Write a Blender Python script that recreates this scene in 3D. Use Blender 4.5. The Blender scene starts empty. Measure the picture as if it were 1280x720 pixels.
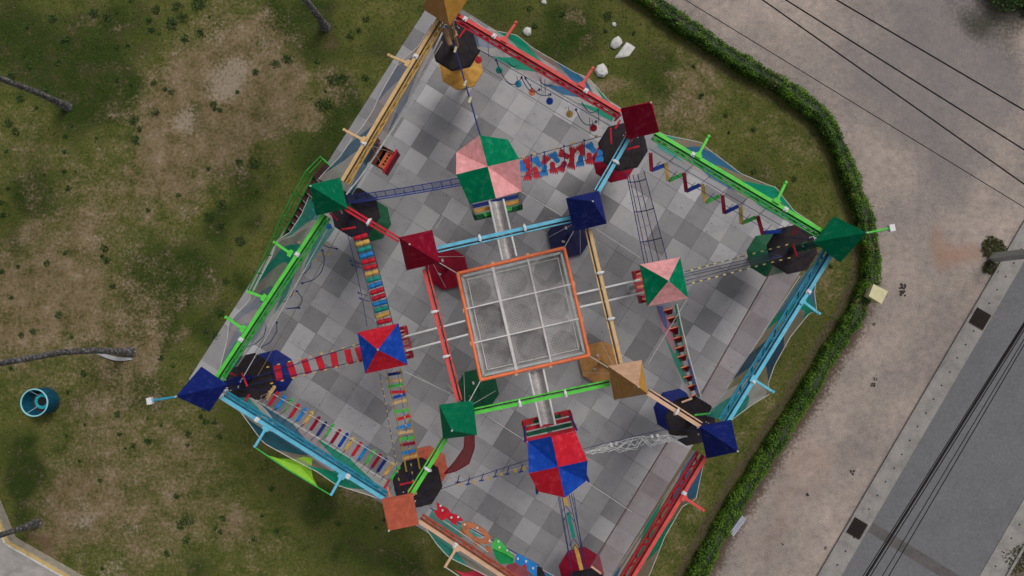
import bpy, math, random
import numpy as np
from mathutils import Vector, Matrix, Quaternion, noise
random.seed(7)
R = math.radians
scene = bpy.context.scene
COL = scene.collection
# ------------------------------------------------------------------ camera (drone looking straight down)
H, F = 36.0, 853.0
nad = Vector((10/F, -27/F, -1)).normalized()
Q = nad.rotation_difference(Vector((0, 0, -1)))
cam_d = bpy.data.cameras.new('camera'); cam = bpy.data.objects.new('camera', cam_d); COL.objects.link(cam)
cam.location = (0, 0, H); cam.rotation_mode = 'QUATERNION'; cam.rotation_quaternion = Q
cam_d.sensor_width = 36; cam_d.lens = 36*F/1280; cam_d.clip_end = 500; cam_d.clip_start = .5
scene.camera = cam
def P(px, py, z=0.0):
    d = Q @ Vector(((px-640)/F, -(py-360)/F, -1))
    t = (H-z)/-d.z
    return Vector((d.x*t, d.y*t, z))
# ------------------------------------------------------------------ materials
def nt(name):
    m = bpy.data.materials.new(name); m.use_nodes = True
    n = m.node_tree.nodes; l = m.node_tree.links
    return m, n, l, n['Principled BSDF']
def N(n, t, **k):
    a = n.new(t)
    for q, v in k.items(): setattr(a, q, v)
    return a
def mixc(n, l, a, b, fac, mode='MIX'):
    x = N(n, 'ShaderNodeMix', data_type='RGBA', blend_type=mode)
    for s, v in ((0, fac), (6, a), (7, b)):
        if hasattr(v, 'links') or hasattr(v, 'is_linked'): l.new(v, x.inputs[s])
        else: x.inputs[s].default_value = v if s == 0 else (*v[:3], 1)
    return x.outputs[2]
def noise_tex(n, l, scale, detail=4, rough=.6, coord=None):
    t = N(n, 'ShaderNodeTexNoise'); t.inputs['Scale'].default_value = scale
    t.inputs['Detail'].default_value = detail; t.inputs['Roughness'].default_value = rough
    if coord is None:
        g = N(n, 'ShaderNodeTexCoord'); coord = g.outputs['Object']
    l.new(coord, t.inputs['Vector'])
    return t.outputs['Fac']
def ramp(n, l, fac, stops, interp='LINEAR'):
    r = N(n, 'ShaderNodeValToRGB'); r.color_ramp.interpolation = interp
    e = r.color_ramp.elements
    while len(e) < len(stops): e.new(.5)
    for i, (p, c) in enumerate(stops):
        e[i].position = p; e[i].color = (*c[:3], c[3] if len(c) > 3 else 1)
    l.new(fac, r.inputs[0])
    return r
def bump(n, l, b, h, s=.3, d=.02):
    x = N(n, 'ShaderNodeBump'); x.inputs['Strength'].default_value = s; x.inputs['Distance'].default_value = d
    l.new(h, x.inputs['Height']); l.new(x.outputs[0], b.inputs['Normal'])
PM = {}
def paint(c, rough=.5, wear=.25, key=''):
    k = (tuple(round(x, 3) for x in c), rough, wear, key)
    if k in PM: return PM[k]
    m, n, l, b = nt('paint_%d' % len(PM))
    f = noise_tex(n, l, 3.5, 5, .65)
    r = ramp(n, l, f, [(.35, tuple(x*(1-wear) for x in c)), (.55, c), (.72, tuple(x*1.12+.035 for x in c) if key == 'roof' else c)])
    f2 = noise_tex(n, l, 22, 3)
    r2 = ramp(n, l, f2, [(.62, (0, 0, 0)), (.75, (1, 1, 1))])
    grime = tuple(x*.6+.02*.4 for x in c)
    mm = N(n, 'ShaderNodeMath', operation='MULTIPLY'); l.new(r2.outputs[0], mm.inputs[0]); mm.inputs[1].default_value = wear*1.2
    l.new(mixc(n, l, r.outputs[0], grime, mm.outputs[0]), b.inputs['Base Color'])
    b.inputs['Roughness'].default_value = .75 if key == 'roof' else rough
    b.inputs['Specular IOR Level'].default_value = .07 if key == 'roof' else .18
    PM[k] = m; return m
C = dict(padnavy=(.022, .024, .08), bronze=(.55, .27, .09), rose=(.62, .20, .15), ochre=(.44, .23, .08), crimson=(.29, .004, .026), red=(.55, .018, .035), coral=(.70, .09, .08), navy=(.010, .022, .17), royal=(.010, .06, .38),
         green=(.0, .19, .085), dgreen=(.01, .10, .045), lime=(.11, .62, .07), cyan=(.04, .34, .52), lcyan=(.14, .50, .68), blue=(.02, .22, .58),
         tan=(.64, .42, .20), yellow=(.66, .40, .10), gold=(.58, .30, .06), salmon=(.56, .13, .075), orange=(.92, .22, .09),
         pink=(.80, .36, .36), black=(.022, .018, .020), white=(.72, .72, .72), grey=(.35, .35, .36), rope=(.60, .58, .54),
         brope=(.02, .035, .17), teal=(.02, .30, .24), wood=(.45, .27, .14), steel=(.40, .40, .41), peach=(.68, .42, .27), brown=(.16, .045, .02), lgreen=(.06, .46, .08))
def pm(k, rough=.5, wear=.25): return paint(C[k], rough, wear)
def netmat(name, stops, skew=.12, k=90.0, base=.35):
    """see-through sports netting with sewn-on fabric shapes"""
    m, n, l, b = nt(name)
    uv = N(n, 'ShaderNodeUVMap'); uv.uv_map = 'UVMap'
    s = N(n, 'ShaderNodeSeparateXYZ'); l.new(uv.outputs[0], s.inputs[0])
    def M(op, a, b2, c2=None):
        x = N(n, 'ShaderNodeMath', operation=op)
        for i, v in enumerate((a, b2)):
            if isinstance(v, (int, float)): x.inputs[i].default_value = v
            else: l.new(v, x.inputs[i])
        return x.outputs[0]
    # UV in metres (u along, v across scaled 0..1 in Z channel unavailable -> second map)
    uv2 = N(n, 'ShaderNodeUVMap'); uv2.uv_map = 'Norm'
    s2 = N(n, 'ShaderNodeSeparateXYZ'); l.new(uv2.outputs[0], s2.inputs[0])
    sw = M('MULTIPLY', M('SINE', M('MULTIPLY', s2.outputs[1], 3.6), 0), skew)
    t = M('ADD', s2.outputs[0], M('SUBTRACT', sw, skew*.5))
    r = ramp(n, l, t, stops, 'CONSTANT')
    gu = M('ABSOLUTE', M('SINE', M('MULTIPLY', s.outputs[0], k), 0), 0)
    gv = M('ABSOLUTE', M('SINE', M('MULTIPLY', s.outputs[1], k), 0), 0)
    g = M('GREATER_THAN', M('MAXIMUM', gu, gv), .93)
    al = M('MINIMUM', M('ADD', M('MULTIPLY', r.outputs[1], .85), M('MULTIPLY', g, .16)), 1.0)
    f = noise_tex(n, l, 1.3, 3)
    d = ramp(n, l, f, [(.3, (.75, .75, .75)), (.7, (1, 1, 1))])
    cc = mixc(n, l, r.outputs[0], d.outputs[0], 1.0, 'MULTIPLY')
    di = N(n, 'ShaderNodeBsdfDiffuse'); tr = N(n, 'ShaderNodeBsdfTranslucent'); tp = N(n, 'ShaderNodeBsdfTransparent')
    l.new(cc, di.inputs[0]); l.new(cc, tr.inputs[0])
    m1 = N(n, 'ShaderNodeMixShader'); m1.inputs[0].default_value = .5; l.new(di.outputs[0], m1.inputs[1]); l.new(tr.outputs[0], m1.inputs[2])
    m2 = N(n, 'ShaderNodeMixShader'); l.new(al, m2.inputs[0]); l.new(tp.outputs[0], m2.inputs[1]); l.new(m1.outputs[0], m2.inputs[2])
    n.remove(b); l.new(m2.outputs[0], n['Material Output'].inputs['Surface'])
    return m
# ------------------------------------------------------------------ mesh builder
class MB:
    def __init__(s): s.v = []; s.f = []; s.m = []; s.uv = []; s.hasuv = False; s.smooth = []
    def add(s, vs, fs, mi=0, uv=None, sm=False):
        o = len(s.v); s.v += [Vector(x) for x in vs]
        for i, f in enumerate(fs):
            s.f.append([o+j for j in f]); s.m.append(mi); s.smooth.append(sm)
        return s
    def box(s, c, size, rz=0.0, mi=0, rot=None):
        M_ = rot if rot else Matrix.Rotation(rz, 3, 'Z')
        hx, hy, hz = [q/2 for q in size]; c = Vector(c)
        vs = [c + M_ @ Vector((x*hx, y*hy, z*hz)) for z in (-1, 1) for y in (-1, 1) for x in (-1, 1)]
        s.add(vs, [(0, 2, 3, 1), (4, 5, 7, 6), (0, 1, 5, 4), (2, 6, 7, 3), (0, 4, 6, 2), (1, 3, 7, 5)], mi); return s
    def bar(s, a, b, w, h, mi=0):
        """rectangular bar from a to b, w wide, h deep"""
        a, b = Vector(a), Vector(b); d = (b-a); L = d.length
        if L < 1e-5: return s
        d.normalize(); up = Vector((0, 0, 1)) if abs(d.z) < .95 else Vector((1, 0, 0))
        y = up.cross(d).normalized(); z = d.cross(y)
        M_ = Matrix((d, y, z)).transposed()
        return s.box((a+b)/2, (L, w, h), 0, mi, M_)
    def tube(s, pts, r, n=6, mi=0, caps=True):
        pts = [Vector(p) for p in pts]; k = len(pts)
        rs = r if isinstance(r, (list, tuple)) else [r]*k
        rings = []; prev = None
        for i, p in enumerate(pts):
            d = (pts[min(i+1, k-1)]-pts[max(i-1, 0)])
            d = d.normalized() if d.length > 1e-9 else Vector((0, 0, 1))
            if prev is None:
                up = Vector((0, 0, 1)) if abs(d.z) < .9 else Vector((1, 0, 0))
                x = up.cross(d).normalized()
            else:
                x = (prev - d*prev.dot(d)).normalized()
            prev = x; y = d.cross(x)
            rings.append([p + (x*math.cos(2*math.pi*j/n)+y*math.sin(2*math.pi*j/n))*rs[i] for j in range(n)])
        vs = [q for g in rings for q in g]
        fs = [(i*n+j, i*n+(j+1) % n, (i+1)*n+(j+1) % n, (i+1)*n+j) for i in range(k-1) for j in range(n)]
        s.add(vs, fs, mi, sm=True)
        if caps: s.add(rings[0], [tuple(range(n))[::-1]], mi); s.add(rings[-1], [tuple(range(n))], mi)
        return s
    def ring(s, c, r, t, n=28, mi=0, nor=None):
        c = Vector(c); M_ = Matrix.Identity(3)
        if nor: M_ = Vector((0, 0, 1)).rotation_difference(Vector(nor)).to_matrix()
        pts = [c + M_ @ Vector((r*math.cos(2*math.pi*i/n), r*math.sin(2*math.pi*i/n), 0)) for i in range(n+1)]
        return s.tube(pts, t, 6, mi, False)
    def prism(s, poly, z0, z1, mi=0):
        n = len(poly)
        ar = sum(poly[i][0]*poly[(i+1) % n][1]-poly[(i+1) % n][0]*poly[i][1] for i in range(n))
        if ar < 0: poly = poly[::-1]
        vs = [(p[0], p[1], z0) for p in poly]+[(p[0], p[1], z1) for p in poly]
        fs = [tuple(range(n))[::-1], tuple(range(n, 2*n))]+[(i, (i+1) % n, n+(i+1) % n, n+i) for i in range(n)]
        return s.add(vs, fs, mi)
    def frust(s, c, r0, r1, z0, z1, n=8, rot=0.0, mi=0, caps=True):
        vs = [(c[0]+r*math.cos(rot+2*math.pi*i/n), c[1]+r*math.sin(rot+2*math.pi*i/n), z) for r, z in ((r0, z0), (r1, z1)) for i in range(n)]
        fs = [(i, (i+1) % n, n+(i+1) % n, n+i) for i in range(n)]
        if caps: fs += [tuple(range(n))[::-1], tuple(range(n, 2*n))]
        return s.add(vs, fs, mi)
    def loft(s, A, B, nv=8, mi=0, sag=0.0, along=None):
        """sheet between polylines A and B (same count) with two uv maps"""
        s.hasuv = True; n = len(A); o = len(s.v); L = [0]
        for i in range(1, n): L.append(L[-1]+(Vector(A[i])-Vector(A[i-1])).length)
        for i in range(n):
            for j in range(nv+1):
                v = j/nv; p = Vector(A[i]).lerp(Vector(B[i]), v); p.z -= sag*4*v*(1-v)
                s.v.append(p)
        W = (Vector(A[n//2])-Vector(B[n//2])).length
        for i in range(n-1):
            for j in range(nv):
                a = o+i*(nv+1)+j
                s.f.append([a, a+1, a+nv+2, a+nv+1]); s.m.append(mi); s.smooth.append(True)
                s.uv.append([(L[i], j/nv*W, i/(n-1), j/nv), (L[i], (j+1)/nv*W, i/(n-1), (j+1)/nv),
                             (L[i+1], (j+1)/nv*W, (i+1)/(n-1), (j+1)/nv), (L[i+1], j/nv*W, (i+1)/(n-1), j/nv)])
        return s
    def build(s, name, mats, parent=None, origin=None):
        if not isinstance(mats, (list, tuple)): mats = [mats]
        if parent is not None: o = Vector(parent['_w'])
        elif origin is not None: o = Vector(origin)
        else:
            a = np.array([tuple(v) for v in s.v]); o = Vector(((a[:, 0].min()+a[:, 0].max())/2, (a[:, 1].min()+a[:, 1].max())/2, a[:, 2].min()))
        me = bpy.data.meshes.new(name)
        me.from_pydata([tuple(v-o) for v in s.v], [], s.f)
        for m in mats: me.materials.append(m)
        me.polygons.foreach_set('material_index', s.m); me.polygons.foreach_set('use_smooth', s.smooth)
        if s.hasuv and len(s.uv) == len(s.f):
            u1 = me.uv_layers.new(name='UVMap'); u2 = me.uv_layers.new(name='Norm')
            a = [c for f in s.uv for q in f for c in q[:2]]; b = [c for f in s.uv for q in f for c in q[2:]]
            u1.data.foreach_set('uv', a); u2.data.foreach_set('uv', b)
        me.update()
        ob = bpy.data.objects.new(name, me); COL.objects.link(ob)
        ob['_w'] = tuple(o)
        if parent is not None: ob.parent = parent
        else: ob.location = o
        return ob
def thing(name, loc, label, cat, group=None):
    o = bpy.data.objects.new(name, None); COL.objects.link(o); o.location = loc; o['_w'] = tuple(loc)
    o.empty_display_size = .2
    return tag(o, label, cat, group)
def tag(o, label, cat, group=None):
    o['label'] = label; o['category'] = cat
    if group: o['group'] = group
    return o
def lerp(a, b, t): return Vector(a).lerp(Vector(b), t)
def cat(a, b, sag, n=12):
    a, b = Vector(a), Vector(b)
    return [a.lerp(b, i/n) - Vector((0, 0, sag*4*(i/n)*(1-i/n))) for i in range(n+1)]
def resample(pts, n):
    pts = [Vector(p) for p in pts]; L = [0]
    for i in range(1, len(pts)): L.append(L[-1]+(pts[i]-pts[i-1]).length)
    out = []
    for k in range(n):
        t = L[-1]*k/(n-1); i = 1
        while i < len(L)-1 and L[i] < t: i += 1
        out.append(pts[i-1].lerp(pts[i], (t-L[i-1])/max(1e-6, L[i]-L[i-1])))
    return out
def jit(): return random.uniform(-1, 1)

# ================================================================== GROUND
HEDGE = [(740, -45), (795, -8), (848, 33), (926, 84), (985, 118), (1022, 148), (1043, 184), (1058, 225), (1074, 270), (1084, 315), (1083, 350), (1063, 395), (1036, 436), (995, 505), (967, 548), (915, 629), (869, 712), (830, 790), (770, 900)]
def hedge_side(px, py):
    """>0 on the sandy side; signed distance in px"""
    best = 1e9; sg = 1
    for i in range(len(HEDGE)-1):
        ax, ay = HEDGE[i]; bx, by = HEDGE[i+1]
        dx, dy = bx-ax, by-ay; t = max(0, min(1, ((px-ax)*dx+(py-ay)*dy)/(dx*dx+dy*dy)))
        ex, ey = px-(ax+dx*t), py-(ay+dy*t); d = math.hypot(ex, ey)
        if d < best: best = d; sg = 1 if dx*ey-dy*ex < 0 else -1
    return best*sg
# soil patches (px, py, rad, strength) and lush patches, as seen on the lawn
BARE = [(285, 95, 75, 1.0), (215, 150, 60, .8), (250, 180, 60, .7), (320, 60, 45, .7), (60, 370, 60, .8), (150, 400, 70, .7), (30, 190, 60, .5), (190, 240, 60, .6), (130, 590, 70, .6), (95, 640, 35, .9),
        (60, 690, 35, .7), (180, 680, 60, .6), (250, 620, 60, .4), (250, 370, 40, .3), (100, 300, 50, .5), (420, 110, 25, .6), (350, 120, 30, .7), (760, 100, 20, .9), (725, 20, 20, .6), (850, 140, 45, .6),
        (880, 90, 50, .5), (980, 170, 50, .45), (1000, 320, 40, .4), (1040, 360, 30, .45), (990, 440, 50, .2), (930, 560, 50, .3), (870, 640, 50, .3), (840, 700, 40, .3), (960, 500, 40, .2), (300, 160, 40, .6), (110, 250, 40, .3), (330, 690, 60, .3),
        (200, 520, 60, .3), (120, 500, 50, .4), (240, 560, 40, .4), (10, 440, 60, .6), (20, 350, 40, .6)]
LUSH = [(1010, 400, 40, .5), (970, 450, 40, .5), (925, 590, 40, .5), (880, 680, 40, .5), (1035, 330, 25, .4), (95, 95, 60, 1), (20, 40, 60, .8), (130, 120, 50, 1), (180, 30, 40, .6), (405, 190, 45, 1), (420, 130, 30, .9), (400, 60, 35, .8), (340, 20, 40, .8), (300, 235, 32, .9), (345, 145, 28, .7), (60, 250, 45, .8), (190, 400, 60, .9),
        (150, 460, 40, .6), (270, 330, 60, .5), (620, 20, 40, .6), (690, 60, 40, .9), (740, 35, 40, .6), (830, 120, 30, .9), (810, 75, 35, .6), (400, 670, 60, .3), (450, 690, 50, .5), (360, 600, 40, .5), (30, 610, 30, .8), (40, 650, 18, .9),
        (270, 520, 40, .5), (480, 60, 30, .7), (960, 200, 30, .4), (940, 140, 30, .4), (1010, 250, 30, .3), (190, 330, 50, .6), (10, 560, 40, .6), (500, 700, 40, .6), (700, 15, 20, .5), (550, -20, 60, .4), (410, 15, 20, .9), (170, 480, 35, .8), (85, 420, 30, .3)]
GREYP = [(1150, 60, 80, .8), (1230, 130, 70, .9), (1090, 120, 50, .6), (1035, 60, 50, .6), (1190, 245, 40, .6), (1110, 470, 45, .5), (1095, 560, 40, .4), (1200, 30, 70, 1), (1000, 110, 30, .5), (1170, 180, 60, .6), (1120, 260, 40, .5), (1030, 520, 30, .5), (1050, 620, 40, .4), (930, 50, 30, .5)]
ORANGE = [(1190, 322, 26, 1), (1180, 300, 25, .5), (1000, 590, 50, .3), (950, 690, 50, .35), (1070, 420, 40, .4), (1150, 110, 40, .25), (1200, 210, 40, .25), (1010, 560, 40, .3), (408, 44, 14, .9), (48, 680, 16, 1), (980, 640, 40, .3)]
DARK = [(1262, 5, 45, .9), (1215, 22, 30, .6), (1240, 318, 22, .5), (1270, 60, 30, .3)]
PALE = [(280, 105, 30, .9), (300, 85, 18, .8), (222, 145, 16, .9), (235, 155, 14, .6), (275, 40, 16, .7), (165, 600, 12, .8), (98, 648, 12, .9), (100, 630, 14, .6), (140, 700, 12, .7), (170, 575, 8, .7), (330, 60, 15, .6), (120, 300, 20, .6), (170, 300, 14, .6), (258, 180, 14, .5), (80, 580, 10, .6), (165, 665, 14, .7), (105, 695, 8, .8), (1000, 90, 20, .3), (870, 130, 14, .5), (980, 620, 40, .5), (1020, 560, 30, .4), (920, 700, 30, .5)]
_r = random.Random(21)
for _ in range(75): LUSH.append((_r.uniform(-10, 620), _r.uniform(-10, 730), _r.uniform(7, 20), _r.uniform(.5, 1.0)))
for _ in range(26): BARE.append((_r.uniform(-10, 560), _r.uniform(-10, 730), _r.uniform(10, 26), _r.uniform(.4, .8)))
for _ in range(16): LUSH.append((_r.uniform(640, 1040), _r.uniform(-10, 300), _r.uniform(8, 18), _r.uniform(.3, .7)))
def world_to_px(x, y):
    v = Q.inverted() @ Vector((x, y, -H)); return 640+F*v.x/-v.z, 360-F*v.y/-v.z
def field(lst, px, py):
    s = 0
    for a, b, r, k in lst:
        d2 = (px-a)**2+(py-b)**2
        if d2 < 9*r*r: s += k*math.exp(-d2/(r*r*1.0))
    return s
def ground():
    X0, X1, Y0, Y1, st = -34, 34, -21, 21, .3
    nx, ny = int((X1-X0)/st)+1, int((Y1-Y0)/st)+1
    vs = []; col = []; col2 = []
    for j in range(ny):
        for i in range(nx):
            x, y = X0+i*st, Y0+j*st
            vs.append((x, y, 0))
            wx, wy = x+1.1*noise.noise((x*.6, y*.6, 3)), y+1.1*noise.noise((x*.6, y*.6, 9))
            px, py = world_to_px(wx, wy)
            bare = min(1, field(BARE, px, py)); lush = min(1, field(LUSH, px, py))
            hs = hedge_side(*world_to_px(x+.15*noise.noise((x*1.4, y*1.4, 1)), y+.15*noise.noise((x*1.4, y*1.4, 5))))
            soil = math.exp(-((hs+15)/8)**2)*(.45 if py < 300 else .6) if hs < 0 else math.exp(-(hs/30)**2)*(.45+.5*min(1, max(0, (py-330)/100)))  # lawn side: hedge shade painted into the colour; sand side: dark soil
            sand = 1/(1+math.exp(-(hs-8)/3))
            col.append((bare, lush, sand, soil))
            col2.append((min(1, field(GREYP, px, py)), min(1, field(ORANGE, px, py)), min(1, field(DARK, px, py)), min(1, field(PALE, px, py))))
    fs = [(j*nx+i, j*nx+i+1, (j+1)*nx+i+1, (j+1)*nx+i) for j in range(ny-1) for i in range(nx-1)]
    # apron to the horizon
    o = len(vs); B = 400
    vs += [(-B, -B, 0), (B, -B, 0), (B, B, 0), (-B, B, 0)]
    c4 = [0, nx-1, ny*nx-1, (ny-1)*nx]
    bot = list(range(0, nx)); top = list(range((ny-1)*nx, ny*nx)); lef = [j*nx for j in range(ny)]; rig = [j*nx+nx-1 for j in range(ny)]
    fs += [[o, o+1]+bot[::-1], [o+1, o+2]+rig[::-1], [o+2, o+3]+top, [o+3, o]+lef]
    col += [(.2, .3, 0, 0)]*4; col2 += [(0, 0, 0, 0)]*4
    me = bpy.data.meshes.new('ground'); me.from_pydata(vs, [], fs); me.update()
    ca = me.color_attributes.new('zones', 'FLOAT_COLOR', 'POINT')
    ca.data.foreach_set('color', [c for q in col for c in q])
    cb_ = me.color_attributes.new('zones2', 'FLOAT_COLOR', 'POINT'); cb_.data.foreach_set('color', [c for q in col2 for c in q])
    m, n, l, b = nt('lawn_and_sand')
    at = N(n, 'ShaderNodeAttribute'); at.attribute_name = 'zones'
    sp = N(n, 'ShaderNodeSeparateColor'); l.new(at.outputs['Color'], sp.inputs[0])
    def M(op, a, b2):
        x = N(n, 'ShaderNodeMath', operation=op); x.use_clamp = False
        for i, v in enumerate((a, b2)):
            if isinstance(v, (int, float)): x.inputs[i].default_value = v
            else: l.new(v, x.inputs[i])
        return x.outputs[0]
    n1 = noise_tex(n, l, .9, 8, .68); n2 = noise_tex(n, l, 6.0, 6, .75); n3 = noise_tex(n, l, 26, 4, .8); n4 = noise_tex(n, l, .35, 5, .6)
    grass = ramp(n, l, M('ADD', M('MULTIPLY', n1, .55), M('MULTIPLY', n2, .45)), [(.36, (.040, .058, .012)), (.47, (.085, .098, .022)), (.56, (.125, .122, .034)), (.66, (.185, .160, .065))])
    lushc = ramp(n, l, M('ADD', M('MULTIPLY', n1, .6), M('MULTIPLY', n2, .4)), [(.36, (.017, .036, .006)), (.48, (.036, .056, .010)), (.56, (.058, .060, .020)), (.64, (.090, .080, .035))])
    barec = ramp(n, l, M('ADD', M('MULTIPLY', n1, .5), M('MULTIPLY', n2, .5)), [(.38, (.066, .062, .022)), (.47, (.155, .120, .058)), (.55, (.225, .165, .100)), (.64, (.32, .26, .19)), (.72, (.45, .38, .30))])
    dith = M('ADD', M('MULTIPLY', M('SUBTRACT', n2, .5), 1.8), M('MULTIPLY', M('SUBTRACT', n3, .5), 1.1))
    def thr(ch, lo, hi, k=1.0):
        x = M('ADD', ch, M('MULTIPLY', dith, k)); r = ramp(n, l, x, [(lo, (0, 0, 0)), (hi, (1, 1, 1))]); return r.outputs[0]
    c = mixc(n, l, grass.outputs[0], lushc.outputs[0], thr(M('ADD', sp.outputs[1], M('MULTIPLY', M('SUBTRACT', n1, .5), 1.6)), .40, .85, .7))
    c = mixc(n, l, c, barec.outputs[0], thr(M('ADD', sp.outputs[0], M('MULTIPLY', M('SUBTRACT', n1, .5), 1.4)), .30, .85, 1.0))
    soil_shade_c = ramp(n, l, n2, [(.35, (.06, .042, .03)), (.65, (.14, .10, .075))])
    sandc = ramp(n, l, M('ADD', M('MULTIPLY', n4, .6), M('MULTIPLY', n1, .4)), [(.36, (.275, .235, .215)), (.5, (.375, .315, .28)), (.62, (.47, .385, .33))])
    vgrey = ramp(n, l, n1, [(.45, (0, 0, 0)), (.62, (1, 1, 1))])
    sand2 = mixc(n, l, sandc.outputs[0], (.20, .175, .175), M('MULTIPLY', vgrey.outputs[0], .38))
    sp2 = ramp(n, l, n3, [(.3, (.70, .70, .70)), (.5, (1, 1, 1)), (.72, (1.25, 1.25, 1.25))])
    sand3 = mixc(n, l, sand2, sp2.outputs[0], .8, 'MULTIPLY')
    at2 = N(n, 'ShaderNodeAttribute'); at2.attribute_name = 'zones2'; sq = N(n, 'ShaderNodeSeparateColor'); l.new(at2.outputs['Color'], sq.inputs[0])
    n5 = noise_tex(n, l, 2.6, 7, .78)
    mot = ramp(n, l, n5, [(.36, (.62, .60, .62)), (.48, (.92, .92, .93)), (.56, (1.06, 1.05, 1.04)), (.68, (1.28, 1.24, 1.2))])
    sand3 = mixc(n, l, sand3, mot.outputs[0], .6, 'MULTIPLY')
    sand3 = mixc(n, l, sand3, (.17, .16, .165), M('MULTIPLY', thr(sq.outputs[0], .35, 1.0, .8), .6))
    sand3 = mixc(n, l, sand3, (.36, .20, .13), M('MULTIPLY', thr(sq.outputs[1], .3, 1.0, .35), .6))
    c = mixc(n, l, c, (.34, .28, .22), M('MULTIPLY', thr(at2.outputs['Alpha'], .5, 1.2, 1.5), .75))
    c = mixc(n, l, c, (.13, .075, .05), M('MULTIPLY', thr(sq.outputs[1], .3, 1.0, .35), .8))
    c = mixc(n, l, c, sand3, thr(sp.outputs[2], .4, .6, .28))
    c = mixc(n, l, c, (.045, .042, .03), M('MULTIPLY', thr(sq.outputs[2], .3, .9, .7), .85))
    al = at.outputs['Alpha']
    c = mixc(n, l, c, soil_shade_c.outputs[0], thr(al, .34, .62, .8))
    fine = ramp(n, l, n3, [(.32, (.5, .5, .5)), (.5, (1, 1, 1)), (.68, (1.5, 1.48, 1.4))])
    c = mixc(n, l, c, fine.outputs[0], .75, 'MULTIPLY')
    l.new(c, b.inputs['Base Color']); b.inputs['Roughness'].default_value = .95; b.inputs['Specular IOR Level'].default_value = .1
    bump(n, l, b, M('ADD', n2, M('MULTIPLY', n3, .6)), .6, .05)
    me.materials.append(m)
    o = bpy.data.objects.new('ground', me); COL.objects.link(o); o['kind'] = 'structure'
ground()
def leaf_mesh(name, pts, nor_up, size, mats, kind=None, cup=1.0):
    """pts: list of (Vector, size, matindex); each leaf = one bent quad with random tilt"""
    n = len(pts); v = np.zeros((n*4, 3), dtype=np.float32); rng = np.random.default_rng(3)
    p = np.array([tuple(q[0]) for q in pts], dtype=np.float32); sz = np.array([q[1] for q in pts], dtype=np.float32)
    a = rng.uniform(0, 2*np.pi, n); ti = rng.uniform(-nor_up, nor_up, n); t2 = rng.uniform(-nor_up, nor_up, n)
    ux = np.stack([np.cos(a)*np.cos(ti), np.sin(a)*np.cos(ti), np.sin(ti)], 1)
    uy = np.stack([-np.sin(a)*np.cos(t2), np.cos(a)*np.cos(t2), np.sin(t2)], 1)
    asp = size
    for k, (cx, cy) in enumerate(((-1, 0), (0, -1), (1, 0), (0, 1))):
        v[k::4] = p + ux*(cx*sz)[:, None] + uy*(cy*sz*asp)[:, None]
    me = bpy.data.meshes.new(name)
    me.vertices.add(n*4); me.vertices.foreach_set('co', v.ravel())
    me.loops.add(n*4); me.loops.foreach_set('vertex_index', np.arange(n*4, dtype=np.int32))
    me.polygons.add(n); me.polygons.foreach_set('loop_start', np.arange(0, n*4, 4, dtype=np.int32))
    me.polygons.foreach_set('material_index', np.array([q[2] for q in pts], dtype=np.int32))
    for m in mats: me.materials.append(m)
    me.update(calc_edges=True); me.validate()
    o = bpy.data.objects.new(name, me); COL.objects.link(o)
    return o
def leafmat(c, tr=.25):
    m, n, l, b = nt('leaf'); f = noise_tex(n, l, 9, 2)
    r = ramp(n, l, f, [(.3, tuple(x*.55 for x in c)), (.7, tuple(x*1.25 for x in c))]); l.new(r.outputs[0], b.inputs['Base Color'])
    b.inputs['Roughness'].default_value = .6; b.inputs['Specular IOR Level'].default_value = .3
    return m
G1, G2, G3, G4 = leafmat((.065, .145, .010)), leafmat((.105, .215, .012)), leafmat((.028, .07, .008)), leafmat((.20, .18, .06))
G5 = leafmat((.04, .06, .012))
# grass tufts over the lawn
MATC = [(545, -8), (1030, 292), (728, 778), (243, 478)]   # corners of the tiled floor
cw = [P(*c) for c in MATC]
def in_mat(x, y, grow=0.0):
    c = cw[0]; ex = (cw[1]-cw[0]); ey = (cw[3]-cw[0]); d = Vector((x, y, 0))-c
    a = d.dot(ex)/ex.length; b_ = d.dot(ey)/ey.length
    return -grow < a < ex.length+grow and -grow < b_ < ey.length+grow
pts = []
rng = random.Random(5)
tries = 0
while len(pts) < 52000 and tries < 200000:
    tries += 1
    x, y = rng.uniform(-28, 20), rng.uniform(-17, 17)
    if in_mat(x, y, .02): continue
    px, py = world_to_px(x, y)
    if px > 1110 or hedge_side(px, py) > -12: continue
    if px < 90 and py > 640 + px: continue
    bare = field(BARE, px, py); lush = field(LUSH, px, py)
    if rng.random() < bare*.75 - lush*.3 + .25 - .5*noise.noise((x*1.1, y*1.1, 0)): continue
    k = 3 if rng.random() < .3-.3*lush else (0 if rng.random() < .3 else 4)
    pts.append((Vector((x, y, rng.uniform(.01, .05))), rng.uniform(.025, .06), k))
o = leaf_mesh('grass', pts, .9, .35, [G1, G2, G3, G4, G5]); o['kind'] = 'stuff'; tag(o, 'short patchy olive grass growing on the lawn round the ropes course', 'grass')
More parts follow.
